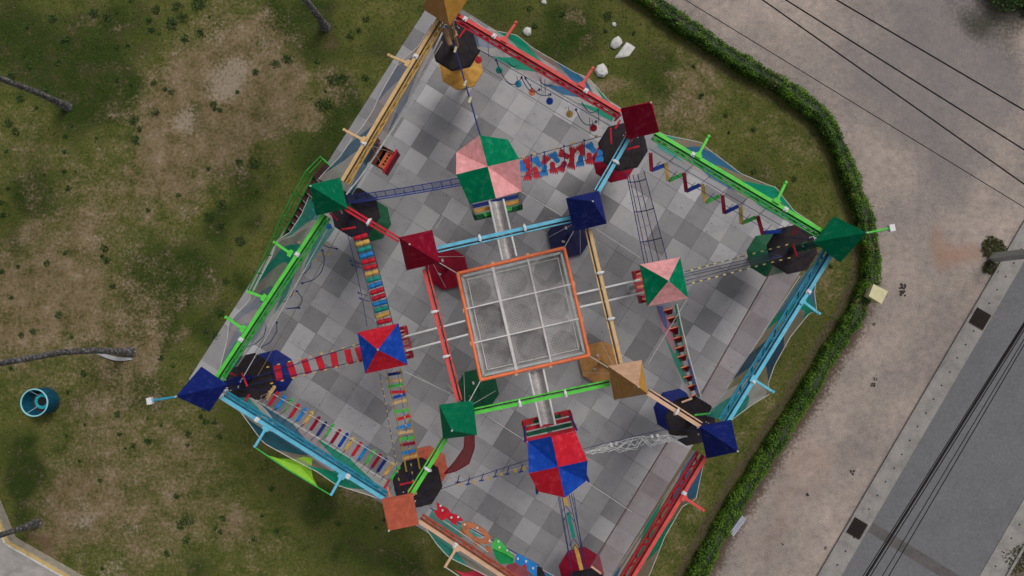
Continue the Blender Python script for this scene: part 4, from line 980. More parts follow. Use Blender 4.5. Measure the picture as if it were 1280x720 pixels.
# inner pink net floors on the right
for a_, b2, lb in (([(968, 331), (877, 492)], [(1000, 345), (886, 519)], 'wide pale pink net floor inside the right light blue truss'), ([(835, 551), (722, 735)], [(868, 564), (760, 740)], 'wide pale pink net floor inside the lower right coral truss')):
    A = [P(*a_[0], 5.5).lerp(P(*a_[1], 5.5), i/30) for i in range(31)]; B = [P(*b2[0], 5.6).lerp(P(*b2[1], 5.6), i/30) for i in range(31)]
    t = thing('net_floor', A[0], lb, 'net', 'net floors')
    MB().loft(A, B, 8, 0, .35).build('mesh', netmat('floor_mesh', [(0, (.66, .42, .46, .34)), (.45, (.62, .44, .48, .28)), (.7, (.66, .42, .46, .34))]), t)
    MB().tube(A, .03, 5).build('edge_rope', paint((.20, .12, .13), .8, .2), t); MB().tube(B, .025, 5).build('edge_rope', pm('rope'), t)
# lime sail on the cyan side
def sail(px_list, z, col, label, thick=.01):
    q = [P(x, y, z) for x, y in px_list]; n = len(q); c = sum(q, Vector())/n-Vector((0, 0, .15)); mb = MB()
    for i in range(n): mb.add([q[i], q[(i+1) % n], c], [(0, 1, 2)])
    t = thing('shade_sail', q[0], label, 'shade sail'); m, nn, l, b = nt('sail_fabric'); b.inputs['Base Color'].default_value = (*col, 1); b.inputs['Alpha'].default_value = .9; b.inputs['Roughness'].default_value = .8
    f = noise_tex(nn, l, 2, 3); r = ramp(nn, l, f, [(.3, tuple(x*.8 for x in col)), (.7, col)]); l.new(r.outputs[0], b.inputs['Base Color'])
    mb.build('fabric', m, t); return t
t = sail([(334, 569), (350, 573), (364, 574), (380, 571), (391, 572), (389, 585), (391, 597), (397, 608), (380, 598), (360, 586)], 9.1, (.30, .62, .03), 'lime green triangular sail hanging outside the cyan truss')
MB().tube([P(318.4, 559, ZT), P(360, 587, 9.1), P(397, 609, 9.1), P(413.8, 619, ZT)], .03, 5).build('edge_rope', pm('lgreen'), t)
t = sail([(568, 712), (580, 716), (595, 713), (602, 716), (612, 722), (622, 740), (600, 738)], 9.0, (.55, .015, .06), 'red sail cut by the bottom edge outside the peach truss')
MB().tube([P(557, 709, ZT), P(600, 738, 9.0), P(660, 778, ZT)], .02, 5).build('edge_rope', pm('rope'), t)

# ---- bridges
def catline(a, b_, za, zb, sag=0.1, n=14): return cat(P(*a, za), P(*b_, zb), sag, n)
def bridge(name, label, a, grp='rope bridges between the towers', cat_='rope bridge'): return thing(name, P(*a, ZD), label, cat_, grp)
# rainbow log bridge
t = bridge('log_bridge', 'bridge of fifteen rainbow coloured logs above the red and blue square roof', (451, 296))
cols = ['red', 'yellow', 'teal', 'blue', 'red', 'red', 'yellow', 'teal', 'blue', 'red', 'red', 'blue', 'teal', 'yellow', 'red']
A, B = P(451, 296, 5.7), P(480.5, 401.5, 5.7); d = (B-A).normalized(); s_ = Vector((-d.y, d.x, 0))
for i, k in enumerate(cols):
    c = A.lerp(B, i/14)-Vector((0, 0, .25*4*(i/14)*(1-i/14))); s2 = (s_+d*.08*jit()).normalized(); w = .31
    MB().tube([c-s2*w, c-s2*(w-.03), c-s2*.03, c, c+s2*.03, c+s2*(w-.03), c+s2*w], [.09, .115, .115, .095, .115, .115, .09], 12).build('log', paint(C[k], .45, .2), t)
for o_ in (-.34, 0, .34): MB().tube(cat(A-d*1.2+s_*o_+Vector((0, 0, .1)), B+d*.6+s_*o_+Vector((0, 0, .1)), .28), .014, 4).build('rope', pm('brope'), t)
MB().tube(cat(P(434, 290, 6.7), P(459, 408, 6.7), .2), .014, 4).build('hand_rope', pm('brope'), t)
for (x, y) in ((438, 326), (440, 331), (448, 366), (450, 373)): MB().tube([P(x, y, 6.55), P(x+12, y+4, 5.8)], .014, 4).tube([P(x-.5, y-1, 6.6), P(x+1, y+1, 6.5)], .03, 5).build('hanger', pm('brope'), t)
# red slat bridge
t = bridge('slat_bridge', 'bridge of spaced red slats from the left navy roof to the red and blue roof', (335, 470))
A, B = P(331, 470.5, 5.7), P(452, 440, 5.7); d = (B-A).normalized(); s_ = Vector((-d.y, d.x, 0))
for x in (348, 365, 383, 400.5, 418, 436, 450):
    y = 466+(x-348)*(446-466)/(436-348); c = P(x, y, 5.65)
    MB().box(c, (.29, .68, .05), math.atan2(d.y, d.x)+.12*jit()).build('slat', pm('red'), t)
for sg in (-1, 1):
    MB().tube(cat(P(287, 484, 6.0)+s_*sg*.1, B+s_*sg*.36, .1), .016, 4).build('rope', pm('brope'), t)
    bd = MB()
    for i in range(9): p = A.lerp(B, (i+.5)/9)+s_*sg*.37+Vector((0, 0, .05)); bd.box(p, (.12, .06, .05), math.atan2(d.y, d.x))
    bd.build('rope_sleeves', pm('yellow'), t)
# hanging coloured planks W->SW
t = bridge('plank_bridge', 'long row of narrow hanging planks in many colours inside the cyan truss', (342, 498))
pl = [(310, 165, 'yellow'), (330, 205, 'red'), (380, 230, 'blue'), (430, 250, 'lgreen'), (470, 285, 'red'), (515, 312, 'blue'), (562, 335, 'yellow'), (607, 370, 'crimson'), (652, 405, 'brope'), (700, 420, 'lgreen'), (745, 455, 'crimson'), (795, 480, 'royal'), (835, 510, 'yellow'), (885, 540, 'red'), (927, 568, 'blue'), (975, 592, 'lgreen'), (1015, 620, 'crimson'), (1053, 647, 'navy'), (1100, 675, 'yellow'), (1140, 702, 'lgreen')]
for i, (x, y, k) in enumerate(pl):
    c = P(280+x/5.333, 460+y/5.333, 5.75); u = (P(280+(x+28)/5.333, 460+(y-42)/5.333, 5.75)-c).normalized(); h_ = .30
    mb = MB().bar(c-u*h_, c+u*h_, .15 if k != 'lgreen' else .11, .045); v_ = Vector((-u.y, u.x, 0))
    for sg in (-1, 1): mb.frust(c+u*h_*sg, .078, .078, c.z-.02, c.z+.02, 10)
    mb.build('plank', pm(k), t)
    for sg in (-1, 1): MB().tube([c+u*h_*.85*sg, c+u*(h_+.1)*sg+Vector((0, 0, .9))], .012, 4).build('hanger', pm('brope'), t)
    if i % 2 == 0: MB().tube([c-u*.3, c-u*.75+v_*.1+Vector((0, 0, .35)), c-u*1.1+Vector((0, 0, .6))], .016, 4).build('hanger', pm('brope'), t)
    if i in (0, 3, 6, 9, 12, 15, 18):
        k2 = MB()
        for _ in range(4):
            p0 = c+u*.25*jit()+v_*.12*jit(); k2.tube([p0, p0-u*.28+v_*.12*jit()+Vector((0, 0, .08)), p0-u*.5+v_*.15*jit()+Vector((0, 0, .2)), p0-u*.72+Vector((0, 0, .25))], .014, 4)
        k2.build('tangled_rope', paint((.45, .32, .30), .8, .3), t)
for a_, b2 in (((320, 500), (474, 596)), ((335, 489), (496, 583))): MB().tube(catline(a_, b2, 6.1, 6.1, .1), .018, 4).build('rope', pm('rope'), t)
# yellow rope ladder
t = bridge('ladder_bridge', 'yellow rope ladder bridge with coloured rungs below the red and blue square roof', (493, 467))
rg = [(493.4, 467, 'navy'), (494.4, 475.6, 'tan'), (494, 482, 'lgreen'), (497, 490, 'red'), (499, 495, 'royal'), (500, 502, 'tan'), (502, 513.5, 'lgreen'), (504.7, 522, 'red'), (504.7, 533, 'blue'), (507.5, 540, 'tan'), (508.4, 548, 'lgreen'), (510, 555, 'crimson'), (511, 565, 'blue'), (513, 571, 'yellow')]
A, B = P(491.5, 462, 5.8), P(516, 588, 5.8); d = (B-A).normalized(); s_ = Vector((-d.y, d.x, 0))
for i, (x, y, k) in enumerate(rg):
    c = P(x, y, 5.75); tl = .16*jit() if i < 9 else .05*jit(); v_ = (s_+d*tl).normalized()
    MB().bar(c-v_*.33, c+v_*.33, .13, .06).build('rung', pm(k), t)
yr = paint((.52, .38, .06), .7, .3)
for o_ in (-.3, .3): MB().tube(cat(A+s_*o_, B+s_*o_, .12), .02, 5).tube(cat(A+s_*(o_+.04)+Vector((0, 0, .1)), B+s_*(o_+.05)+Vector((0, 0, .06)), .1), .013, 4).build('side_rope', yr, t)
for (a_, b2) in (((474.5, 467), (498, 598)), ((497, 463), (516, 600))):
    L_ = catline(a_, b2, 6.75, 6.75, .1, 14); MB().tube(L_, .011, 4).build('hand_rope', pm('brope'), t)
    bd = MB()
    for p in L_: bd.tube([p+d*.1-Vector((0, 0, .04)), p, p+Vector((.02, 0, .06))], .032, 5)
    bd.build('rope_knots', paint((.62, .47, .18), .7, .2), t)
# foot-shaped steps
def foot(c, ang, size, right=True):
    out = []
    prof = [(-.50, .0), (-.44, .20), (-.2, .22), (.1, .24), (.25, .31), (.30, .30), (.30, .30)]
    pts = [(-.52, 0), (-.47, .16), (-.30, .22), (-.05, .20), (.18, .30)]
    toes = 5; base = [(.22, .30), (.28, -.30)]
    top = []
    for k in range(toes):
        y = .27-.135*k; L_ = .52-.03*k; top += [(L_-.12, y+.055), (L_, y+.03), (L_, y-.03), (L_-.12, y-.055)]
        if k < toes-1: top.append((.30, y-.068))
    bot = [(.15, -.33), (-.08, -.20), (-.30, -.22), (-.47, -.16)]
    poly = pts+top+bot; s = 1 if right else -1
    return [(c.x+size*(x*math.cos(ang)-s*y*math.sin(ang)), c.y+size*(x*math.sin(ang)+s*y*math.cos(ang))) for x, y in poly]
t = bridge('footprint_bridge', 'bridge of red and blue foot shaped steps right of the pink and green tall roof', (650, 205))
up = [(122, 440, 'b', -80), (180, 400, 'r', 100), (285, 385, 'b', 130), (378, 370, 'r', 60), (490, 335, 'b', 125), (590, 305, 'r', 150), (690, 280, 'r', 80), (792, 250, 'r', 110), (905, 225, 'b', 130)]
lo = [(185, 540, 'r', -100), (278, 515, 'r', -70), (368, 490, 'b', -95), (468, 460, 'r', -80), (575, 445, 'r', -120), (680, 405, 'r', -95), (782, 380, 'b', -95), (885, 355, 'r', -85), (1000, 325, 'b', -95)]
for k, (x, y, c_, a_) in enumerate(up+lo):
    z = 5.62+.02*(k % 3)+(.035 if k < len(up) else 0); c = P(640+x/9.14, 160+y/9.14, z)
    MB().prism(foot(c, R(a_), .57, k % 2 == 0), z, z+.035).build('foot_step', pm('blue' if c_ == 'b' else 'red', .5), t)
hl = catline((648, 198.5), (752, 170), 6.5, 6.5, .1, 12); MB().tube(hl, .014, 4).build('hand_rope', pm('brope'), t)
MB().tube(catline((648, 222), (757, 193), 6.4, 6.4, .1, 12), .012, 4).build('hand_rope', pm('brope'), t)
for (x, y0, y1) in ((220, 310, 560), (368, 275, 500), (592, 208, 450), (824, 138, 380)):
    MB().tube([P(640+x/9.14, 160+y0/9.14, 6.5), P(640+(x+12)/9.14, 160+y1/9.14, 5.75)], .018, 5).tube([P(640+(x-9)/9.14, 160+(y0+2)/9.14, 6.5), P(640+(x+9)/9.14, 160+(y0-2)/9.14, 6.5)], .04, 5).build('hanger', pm('brope'), t)
bd = MB()
for (x, y) in ((255, 300), (485, 238), (705, 172), (960, 95), (130, 335)): bd.box(P(640+x/9.14, 160+y/9.14, 6.5), (.12, .08, .07), .3)
bd.build('rope_sleeves', pm('yellow'), t)
# blue net bridge
t = bridge('net_bridge', 'blue cradle net bridge with dark hoops left of the pink and green tall roof', (464, 252))
A0, A1, B0, B1 = P(432, 245.5, 6.2), P(434, 255, 6.2), P(574, 222.5, 6.2), P(576.5, 231.5, 6.2)
mb = MB(); n = 24; V = 6; mb.hasuv = True
def ub(i, j): p, q = A0.lerp(B0, i/n), A1.lerp(B1, i/n); th = math.pi*j/V; return p.lerp(q, .5-.5*math.cos(th))+Vector((0, 0, -math.sin(th)*.35-.5*(i/n)*(1-i/n)*1.2))
for i in range(n+1):
    for j in range(V+1): mb.v.append(ub(i, j))
for i in range(n):
    for j in range(V):
        o = i*(V+1)+j; mb.f.append([o, o+1, o+V+2, o+V+1]); mb.m.append(0); mb.smooth.append(True); mb.uv.append([(i*.2, j*.1, 0, 0), (i*.2, j*.1+.1, 0, 0), (i*.2+.2, j*.1+.1, 0, 0), (i*.2+.2, j*.1, 0, 0)])
mb.build('cradle_net', netmat('blue_net', [(0, (.20, .26, .70, .38)), (.6, (.18, .24, .66, .38))], 0, 70), t)
for i in range(2, n+1, 2): MB().tube([ub(i, j) for j in range(V+1)], .016, 4).build('hoop', pm('brope'), t)
for j in (0, 3, V): MB().tube([ub(i, j) for i in range(n+1)], .02, 4).build('rope', paint((.03, .06, .28), .7, .2), t)
# hoop tunnel NE -> E mid
t = bridge('hoop_tunnel', 'pale net tunnel held by dark hoops above the pink and green square roof', (795, 225))
A0, A1, B0, B1 = P(783, 216, 6.3), P(805, 214, 6.3), P(806, 331, 6.3), P(834, 325, 6.3)
def tb(i, j, n=12, V=6): p, q = A0.lerp(B0, i/n), A1.lerp(B1, i/n); th = math.pi*j/V; return p.lerp(q, .5-.5*math.cos(th))+Vector((0, 0, -math.sin(th)*.6))
mb = MB(); mb.hasuv = True
for i in range(13):
    for j in range(7): mb.v.append(tb(i, j))
for i in range(12):
    for j in range(6): o = i*7+j; mb.f.append([o, o+1, o+8, o+7]); mb.m.append(0); mb.smooth.append(True); mb.uv.append([(i*.3, j*.15, 0, 0), (i*.3, j*.15+.15, 0, 0), (i*.3+.3, j*.15+.15, 0, 0), (i*.3+.3, j*.15, 0, 0)])
mb.build('net', netmat('tunnel_net', [(0, (.60, .50, .50, .2)), (.6, (.60, .50, .50, .2))], 0, 60), t)
for i in (1, 5, 9): MB().tube([tb(i, j) for j in range(7)], .024, 5).build('hoop', pm('brope'), t)
for i in (3, 7): MB().tube([tb(i, j) for j in range(2, 5)], .02, 5).build('hoop', pm('steel'), t)
for j in (0, 2, 3, 4, 6): MB().tube([tb(i, j) for i in range(13)], .018, 4).build('rope', pm('brope'), t)
# zigzag planks
t = bridge('zigzag_bridge', 'zigzag of red, blue, yellow and green planks inside the upper right lime truss', (813, 192))
zz = [(813, 191, 814.5, 214, 'crimson'), (814.5, 213, 832, 206, 'royal'), (832, 204, 835.5, 226, 'yellow'), (835.5, 226, 853, 218, 'lgreen'), (855, 216, 858, 240, 'crimson'), (858, 239, 875, 231, 'royal'), (878, 230, 882, 253, 'yellow'), (882, 253, 899, 245, 'lgreen'), (903, 244, 905.5, 267, 'crimson'), (905.5, 266, 923, 257.5, 'royal'), (925.5, 258, 927, 280, 'yellow'), (927, 279, 945, 271.5, 'lgreen'), (947, 270, 953.5, 293, 'crimson'), (954, 291, 977, 289, 'royal')]
for i, (x0, y0, x1, y1, k) in enumerate(zz):
    z = 5.8+(.03 if i % 2 == 0 else 0); a_, b2 = P(x0, y0, z), P(x1, y1, z)
    MB().bar(a_, b2, .16 if i % 2 == 0 else .17, .05).build('plank', pm(k), t)
    if i % 2 == 0: MB().tube([b2, P(x1+11, y1-12, 6.7)], .016, 4).build('hanger', pm('brope'), t)
    else: MB().tube([b2, P(x1+16, y1-14, 7.6)], .014, 4).build('hanger', pm('brope'), t)
for a_, b2 in (((812, 186), (980, 284)), ((821, 204), (965, 292))): MB().tube(catline(a_, b2, 6.2, 6.2, .05), .012, 4).build('rope', pm('brope'), t)
# bead ropes E mid -> E
t = bridge('bead_rope_bridge', 'rope bridge with yellow beads leading to the right green roof', (860, 348))
for a_, b2, z in (((855, 340), (983, 306), 6.5), ((857, 356), (986, 322.5), 6.5)):
    L_ = catline(a_, b2, z, z, .15, 13); MB().tube(L_, .014, 4).build('hand_rope', pm('brope'), t); bd = MB()
    for p in L_[1:]: bd.box(p+Vector((0, 0, .02)), (.12, .055, .05), .25)
    bd.build('beads', paint((.68, .55, .14), .5, .2), t)
for a_, b2 in (((855, 343), (972, 315)), ((855, 346), (975, 319)), ((857, 351), (978, 320))): MB().tube(catline(a_, b2, 5.8, 5.8, .15), .015, 4).build('foot_rope', paint((.05, .07, .25), .7, .2), t)
A = [P(856, 343, 5.9).lerp(P(975, 313, 5.9), i/12) for i in range(13)]; B = [P(858, 356, 5.9).lerp(P(978, 322, 5.9), i/12) for i in range(13)]
MB().loft(A, B, 4, 0, .2).build('net', netmat('beige_net', [(0, (.36, .33, .27, .20)), (.5, (.36, .33, .27, .2))], 0, 60), t)
# chute with pocket steps E mid -> SE
t = bridge('pocket_step_bridge', 'narrow bridge with pink, green and blue fabric sides and red pocket steps', (848, 440))
n = 24
def cl(pts, z): return resample([P(x, y, z) for x, y in pts], n+1)
LT = cl([(820, 382), (826, 408), (838, 440), (851, 475), (863, 501)], 6.3); LB = cl([(830, 383), (842, 412), (850, 440), (859, 470), (866, 497)], 5.6)
RT = cl([(846, 380), (853, 412), (862, 448), (871, 480), (876, 496)], 6.3); RB = cl([(843, 382), (849, 412), (857, 448), (865, 480), (872, 497)], 5.6)
MB().loft(LT, LB, 5).build('side_fabric', netmat('side_l', [(0, (.10, .12, .42, .8)), (.12, (.62, .28, .38, .9)), (.38, (.02, .33, .22, .9)), (.72, (.55, .50, .48, .9))], -.25), t)
MB().loft(RT, RB, 5).build('side_fabric', netmat('side_r', [(0, (.02, .33, .22, .9)), (.42, (.58, .52, .50, .9)), (.66, (.03, .14, .50, .9))], .2), t)
st_ = [(835, 387), (840, 397), (842, 410), (847, 422), (850, 434), (852.5, 445), (857, 458.5), (860, 470.5), (865, 482), (868.5, 494)]
for i, (x, y) in enumerate(st_):
    a_, b2 = P(x-6, y+1.5, 6.0), P(x+7, y-2, 6.0); MB().tube([a_, b2], .028, 6).build('rung', pm('orange'), t)
    if i < 9:
        dn = P(x+1.2, y+(9 if i == 2 else 6.5), 5.5); mb = MB(); mb.add([a_.lerp(b2, .08), b2.lerp(a_, .08), dn+(b2-a_)*.34, dn-(b2-a_)*.34], [(0, 1, 2, 3)])
        mb.build('pocket', pm('crimson'), t)
MB().tube(RT, .03, 5).build('edge_rope', pm('rope'), t)
# white net bundle S mid -> SE
t = bridge('net_bundle', 'bundle of white rope netting strung towards the right navy roof', (733, 567))
for k in range(9):
    rr = random.Random(k); pts = []
    for i in range(13):
        f = i/12; am = .20*math.sin(math.pi*f)+.03; pts.append(P(732+(858-732)*f, 566.5-21*f, 6.2)+Vector((am*rr.uniform(-.6, .6), am*rr.uniform(-1.4, 1.4), -.35*math.sin(math.pi*f)+.15*rr.uniform(-1, 1))))
    MB().tube(pts, .014, 4).build('strand', pm('white', .7), t)
kn = MB()
for (x, y) in ((770, 555), (764, 557), (815, 546), (822, 545), (835, 548)): kn.frust(P(x, y, 6.0), .09, .05, 5.95, 6.05, 7)
kn.build('knots', pm('white', .7), t)
MB().tube(catline((729, 561), (835, 536), 6.5, 6.5, .05), .012, 4).build('rope', pm('brope'), t)
# plank swing S mid -> S
t = bridge('balance_beam_bridge', 'line of tan and teal balance beams between blue ropes near the bottom edge', (706, 625))
for (x0, y0, x1, y1, k) in ((705, 617, 709, 632, 'yellow'), (710, 641, 717, 672, 'teal'), (719, 681, 727, 712, 'yellow')): MB().bar(P(x0, y0, 5.7), P(x1, y1, 5.7), .17, .1).build('beam', pm(k), t)
for (a_, b2, z) in (((697, 617), (716, 722), 6.6), ((714, 616), (736, 722), 6.6), ((702, 618), (717, 700), 6.1), ((711, 617), (727, 690), 6.1), ((699, 618), (711, 690), 6.4), ((717, 617), (731, 712), 6.5)): MB().tube(catline(a_, b2, z, z, .15), .014, 4).build('rope', pm('brope'), t)
for (x, y) in ((707, 632), (710, 641), (717, 673), (719, 681)):
    MB().tube([P(x-5, y+9, 6.5), P(x, y, 5.8), P(x+8, y+11, 6.5)], .02, 4).build('hanger', pm('brope'), t)
# stirrups SW -> S mid
t = bridge('stirrup_bridge', 'row of small hanging blue stirrups with yellow foot discs', (560, 605))
MB().tube(catline((552, 611), (660, 575), 6.5, 6.5, .05), .014, 4).build('rope', pm('brope'), t); MB().tube(catline((552, 613), (660, 582), 6.0, 6.0, .05), .012, 4).build('rope', pm('rope'), t)
for k, (x, y) in enumerate(((573, 594), (586, 596.5), (603, 592), (620, 587), (635, 584), (652, 581))):
    MB().tube([P(x+1, y, 6.5), P(x-1.5, y+9, 5.9)], .022, 5).tube([P(x-4, y+9.5, 5.9), P(x+2, y+8, 5.9)], .03, 5).build('stirrup', paint((.02, .05, .33), .6, .2), t)
bd = MB()
for (x, y) in ((574.5, 605), (592.5, 602), (611, 597), (626.5, 592.5), (644.5, 588), (655, 585)): bd.frust(P(x, y, 5.8), .08, .08, 5.78, 5.86, 8)
bd.build('foot_disc', pm('yellow'), t)
# disc traverse N -> NE
t = bridge('disc_traverse', 'rope traverse with small round coloured discs inside the upper coral truss', (598, 70))
for (x, y, k) in ((598, 75, 'red'), (624, 87.5, 'teal'), (648, 105, 'cyan'), (665, 115, 'orange'), (687, 126.5, 'royal'), (712, 142.5, 'yellow'), (742, 160, 'red')):
    c = P(x, y, 5.6); MB().frust(c, .16, .16, 5.57, 5.63, 12).build('disc', pm(k), t)
    MB().tube([c, P(x-2, y-10, 6.6)], .012, 4).build('hanger', pm('brope'), t)
MB().tube(catline((601, 63), (762, 157), 6.2, 6.2, .05), .014, 4).build('rope', pm('brope'), t); MB().tube(catline((603, 84), (745, 171), 5.6, 5.6, .05), .01, 4).build('rope', paint((.15, .10, .10), .8), t)
lp = [(620, 75, 652, 97, 26), (652, 97, 674, 112, 10), (628, 65, 652, 77, 14), (669, 87, 692, 103, 14), (720, 137, 745, 152, 14), (724, 118, 748, 137, 15), (657, 98, 688, 118, 10)]
for (x0, y0, x1, y1, dy) in lp:
    a_, b2 = P(x0, y0, 6.6), P(x1, y1, 6.6); sg = .9
    u = (P(x0, y0+dy, 6.6)-a_); pts = [a_.lerp(b2, i/10)+u*(.8*4*(i/10)*(1-i/10))*.7-Vector((0, 0, sg*4*(i/10)*(1-i/10)*.4)) for i in range(11)]
    MB().tube(pts, .018, 4).tube([a_-Vector((0, 0, .06)), a_+Vector((0, 0, .05))], .05, 6).tube([b2-Vector((0, 0, .06)), b2+Vector((0, 0, .05))], .05, 6).build('loop', pm('brope'), t)
for (x, y) in ((610, 52), (676, 95), (681, 99), (737, 147), (748, 137)): MB().tube([P(x, y, 7.4), P(x+.7, y+19, 6.2)], .012, 4).build('hanger', pm('brope'), t)
# swing loops NW -> W
t = bridge('loop_traverse', 'traverse of dark blue swinging rope loops inside the left lime truss', (370, 350))
for pts in ([(383, 314), (390, 322), (388, 334), (378, 344), (363, 345)], [(403, 313), (406, 326), (402, 340), (392, 350), (378, 354)], [(361, 350), (368, 358), (366, 368), (357, 377), (342, 377)], [(371, 364), (379, 374), (374, 384), (356, 386), (374, 385)], [(328, 399), (333, 408), (330, 420), (318, 431), (305, 434)], [(346, 403), (346, 414), (338, 428), (326, 434)], [(394, 302), (410, 309), (421, 311)]):
    q = resample([P(x, y, 6.0) for x, y in pts], 12); MB().tube(q, .018, 4).tube([q[0]-Vector((0, 0, .05)), q[0]+Vector((0, 0, .08))], .045, 6).tube([q[-1]-Vector((0, 0, .05)), q[-1]+Vector((0, 0, .08))], .045, 6).build('loop', pm('brope'), t)
bd = MB()
for (x, y) in ((374, 303), (407, 305), (400, 318), (396, 325), (380, 319), (368, 368), (341, 382), (328, 399), (411, 318)): bd.frust(P(x, y, 6.0), .06, .05, 6.0, 6.06, 6)
bd.build('yellow_tags', pm('yellow'), t)
MB().tube(catline((425, 288), (322, 470), 5.7, 5.7, .05), .016, 4).build('rope', paint((.30, .24, .18), .8, .2), t)
# climbing boards SW -> S
t = bridge('climbing_board_traverse', 'traverse of red cross, orange ring, green wedge and blue panel boards above the peach truss', (560, 650))
ZB = 8.2
def pc(L_, z): return [(P(440+x/5.333, 585+y/5.333, z).x, P(440+x/5.333, 585+y/5.333, z).y) for x, y in L_]
MB().prism(pc([(563, 230), (640, 275), (655, 300), (710, 318), (742, 350), (690, 356), (705, 386), (668, 370), (635, 335), (600, 352), (565, 325), (545, 285), (568, 282)], ZB), ZB-.05, ZB+.02).build('red_board', pm('red'), t)
ro, ri = [], []
for k in range(20):
    a = k/20*2*math.pi; x, y = math.cos(a), math.sin(a); ca, sa = math.cos(R(32)), math.sin(R(32))
    ro.append((828+115*x*ca-50*y*sa, 433+115*x*sa+50*y*ca)); ri.append((832+62*x*ca-24*y*sa, 438+62*x*sa+24*y*ca))
mb = MB(); a3, b3 = pc(ro, ZB), pc(ri, ZB); vs = [(x, y, ZB+.02) for x, y in a3]+[(x, y, ZB+.02) for x, y in b3]+[(x, y, ZB-.05) for x, y in a3]+[(x, y, ZB-.05) for x, y in b3]
mb.add(vs, [f for i in range(20) for j in [(i+1) % 20] for f in ((i, 20+i, 20+j, j), (40+i, i, j, 40+j), (20+i, 60+i, 60+j, 20+j))]); mb.build('orange_ring_board', paint((.50, .17, .08), .6, .25), t)
for k, L_ in enumerate(([(800, 480), (850, 495), (855, 525), (820, 520)], [(890, 520), (925, 530), (930, 570), (895, 555)], [(725, 400), (765, 425), (750, 455), (722, 440)])): MB().prism(pc(L_, ZB-.1), ZB-.15, ZB-.08).build('orange_foot_block', paint((.50, .17, .08), .6, .25), t)
MB().prism(pc([(955, 468), (985, 480), (1040, 545), (1078, 595), (1078, 605), (1020, 570), (935, 535), (935, 505)], ZB), ZB-.05, ZB+.03).build('green_board', pm('lgreen'), t)
MB().prism(pc([(935, 537), (1020, 572), (1080, 606), (1070, 637), (985, 637), (960, 600)], ZB-.1), ZB-.16, ZB-.07).build('green_board', paint((.01, .27, .08), .5, .2), t)
MB().prism(pc([(1100, 568), (1160, 600), (1232, 640), (1232, 716), (1205, 712), (1170, 680), (1160, 630), (1130, 655), (1085, 625)], ZB), ZB-.05, ZB+.03).build('blue_board', pm('blue'), t)
MB().prism(pc([(1234, 655), (1265, 665), (1290, 720), (1234, 720)], ZB-.1), ZB-.14, ZB-.07).build('dark_board', pm('black'), t)
for (x, y) in ((590, 252), (603, 282), (662, 330), (708, 327), (750, 377), (835, 398), (917, 485), (975, 490), (982, 530), (1035, 549), (1105, 605), (1160, 622), (1207, 668)):
    MB().frust(P(440+x/5.333, 585+y/5.333, ZB+.05), .05, .035, ZB+.03, ZB+.1, 8).build('hold', pm('white'), t)
MB().tube(catline((537.5, 635), (674, 707), ZB, ZB, .05), .02, 4).build('rope', pm('brope'), t)
MB().tube(catline((545, 645), (610, 690), ZB, ZB, .05), .018, 4).build('rope', pm('rope'), t)
# overhead cable N -> N mid
t = thing('belay_cable', P(566, 55, 8.2), 'dark blue belay cable from the golden roof to the pink and green tall roof', 'cable')
L_ = catline((566, 50), (601, 172), 8.6, 8.9, .1, 10); MB().tube(L_, .035, 5).build('cable', pm('brope'), t)
MB().tube(catline((555, 35), (563, 56), 8.9, 8.6, 0, 3), .11, 6).build('bracket', pm('wood'), t)
bd = MB()
for f in (.10, .45, .62): p = L_[0].lerp(L_[-1], f); bd.box(p, (.09, .25, .09), -.3)
bd.build('shackle', paint((.55, .52, .32), .5, .2), t)
# zip lines
for k, (a_, b2, lb) in enumerate((((555, 37), (433, 243), 'white zip line running inside the yellow truss'), ((411, 283), (300, 478), 'white zip line running inside the left lime truss'))):
    t = thing('zip_line', P(*a_, 7.2), lb, 'zip line', 'white zip lines')
    MB().tube([P(x, y, z) for x, y, z in ((554, 39, 7.2), (532, 84, 6.85), (507, 135, 6.5), (492, 160, 6.4), (469.5, 194, 6.4), (450, 222, 6.7), (433, 243, 7.2))] if k == 0 else catline(a_, b2, 7.2, 7.2, .06), .038 if k == 0 else .022, 6).build('cable', pm('white', .5), t)
    MB().box(P(*a_, 7.2), (.18, .18, .2), .4).build('anchor', pm('blue'), t)
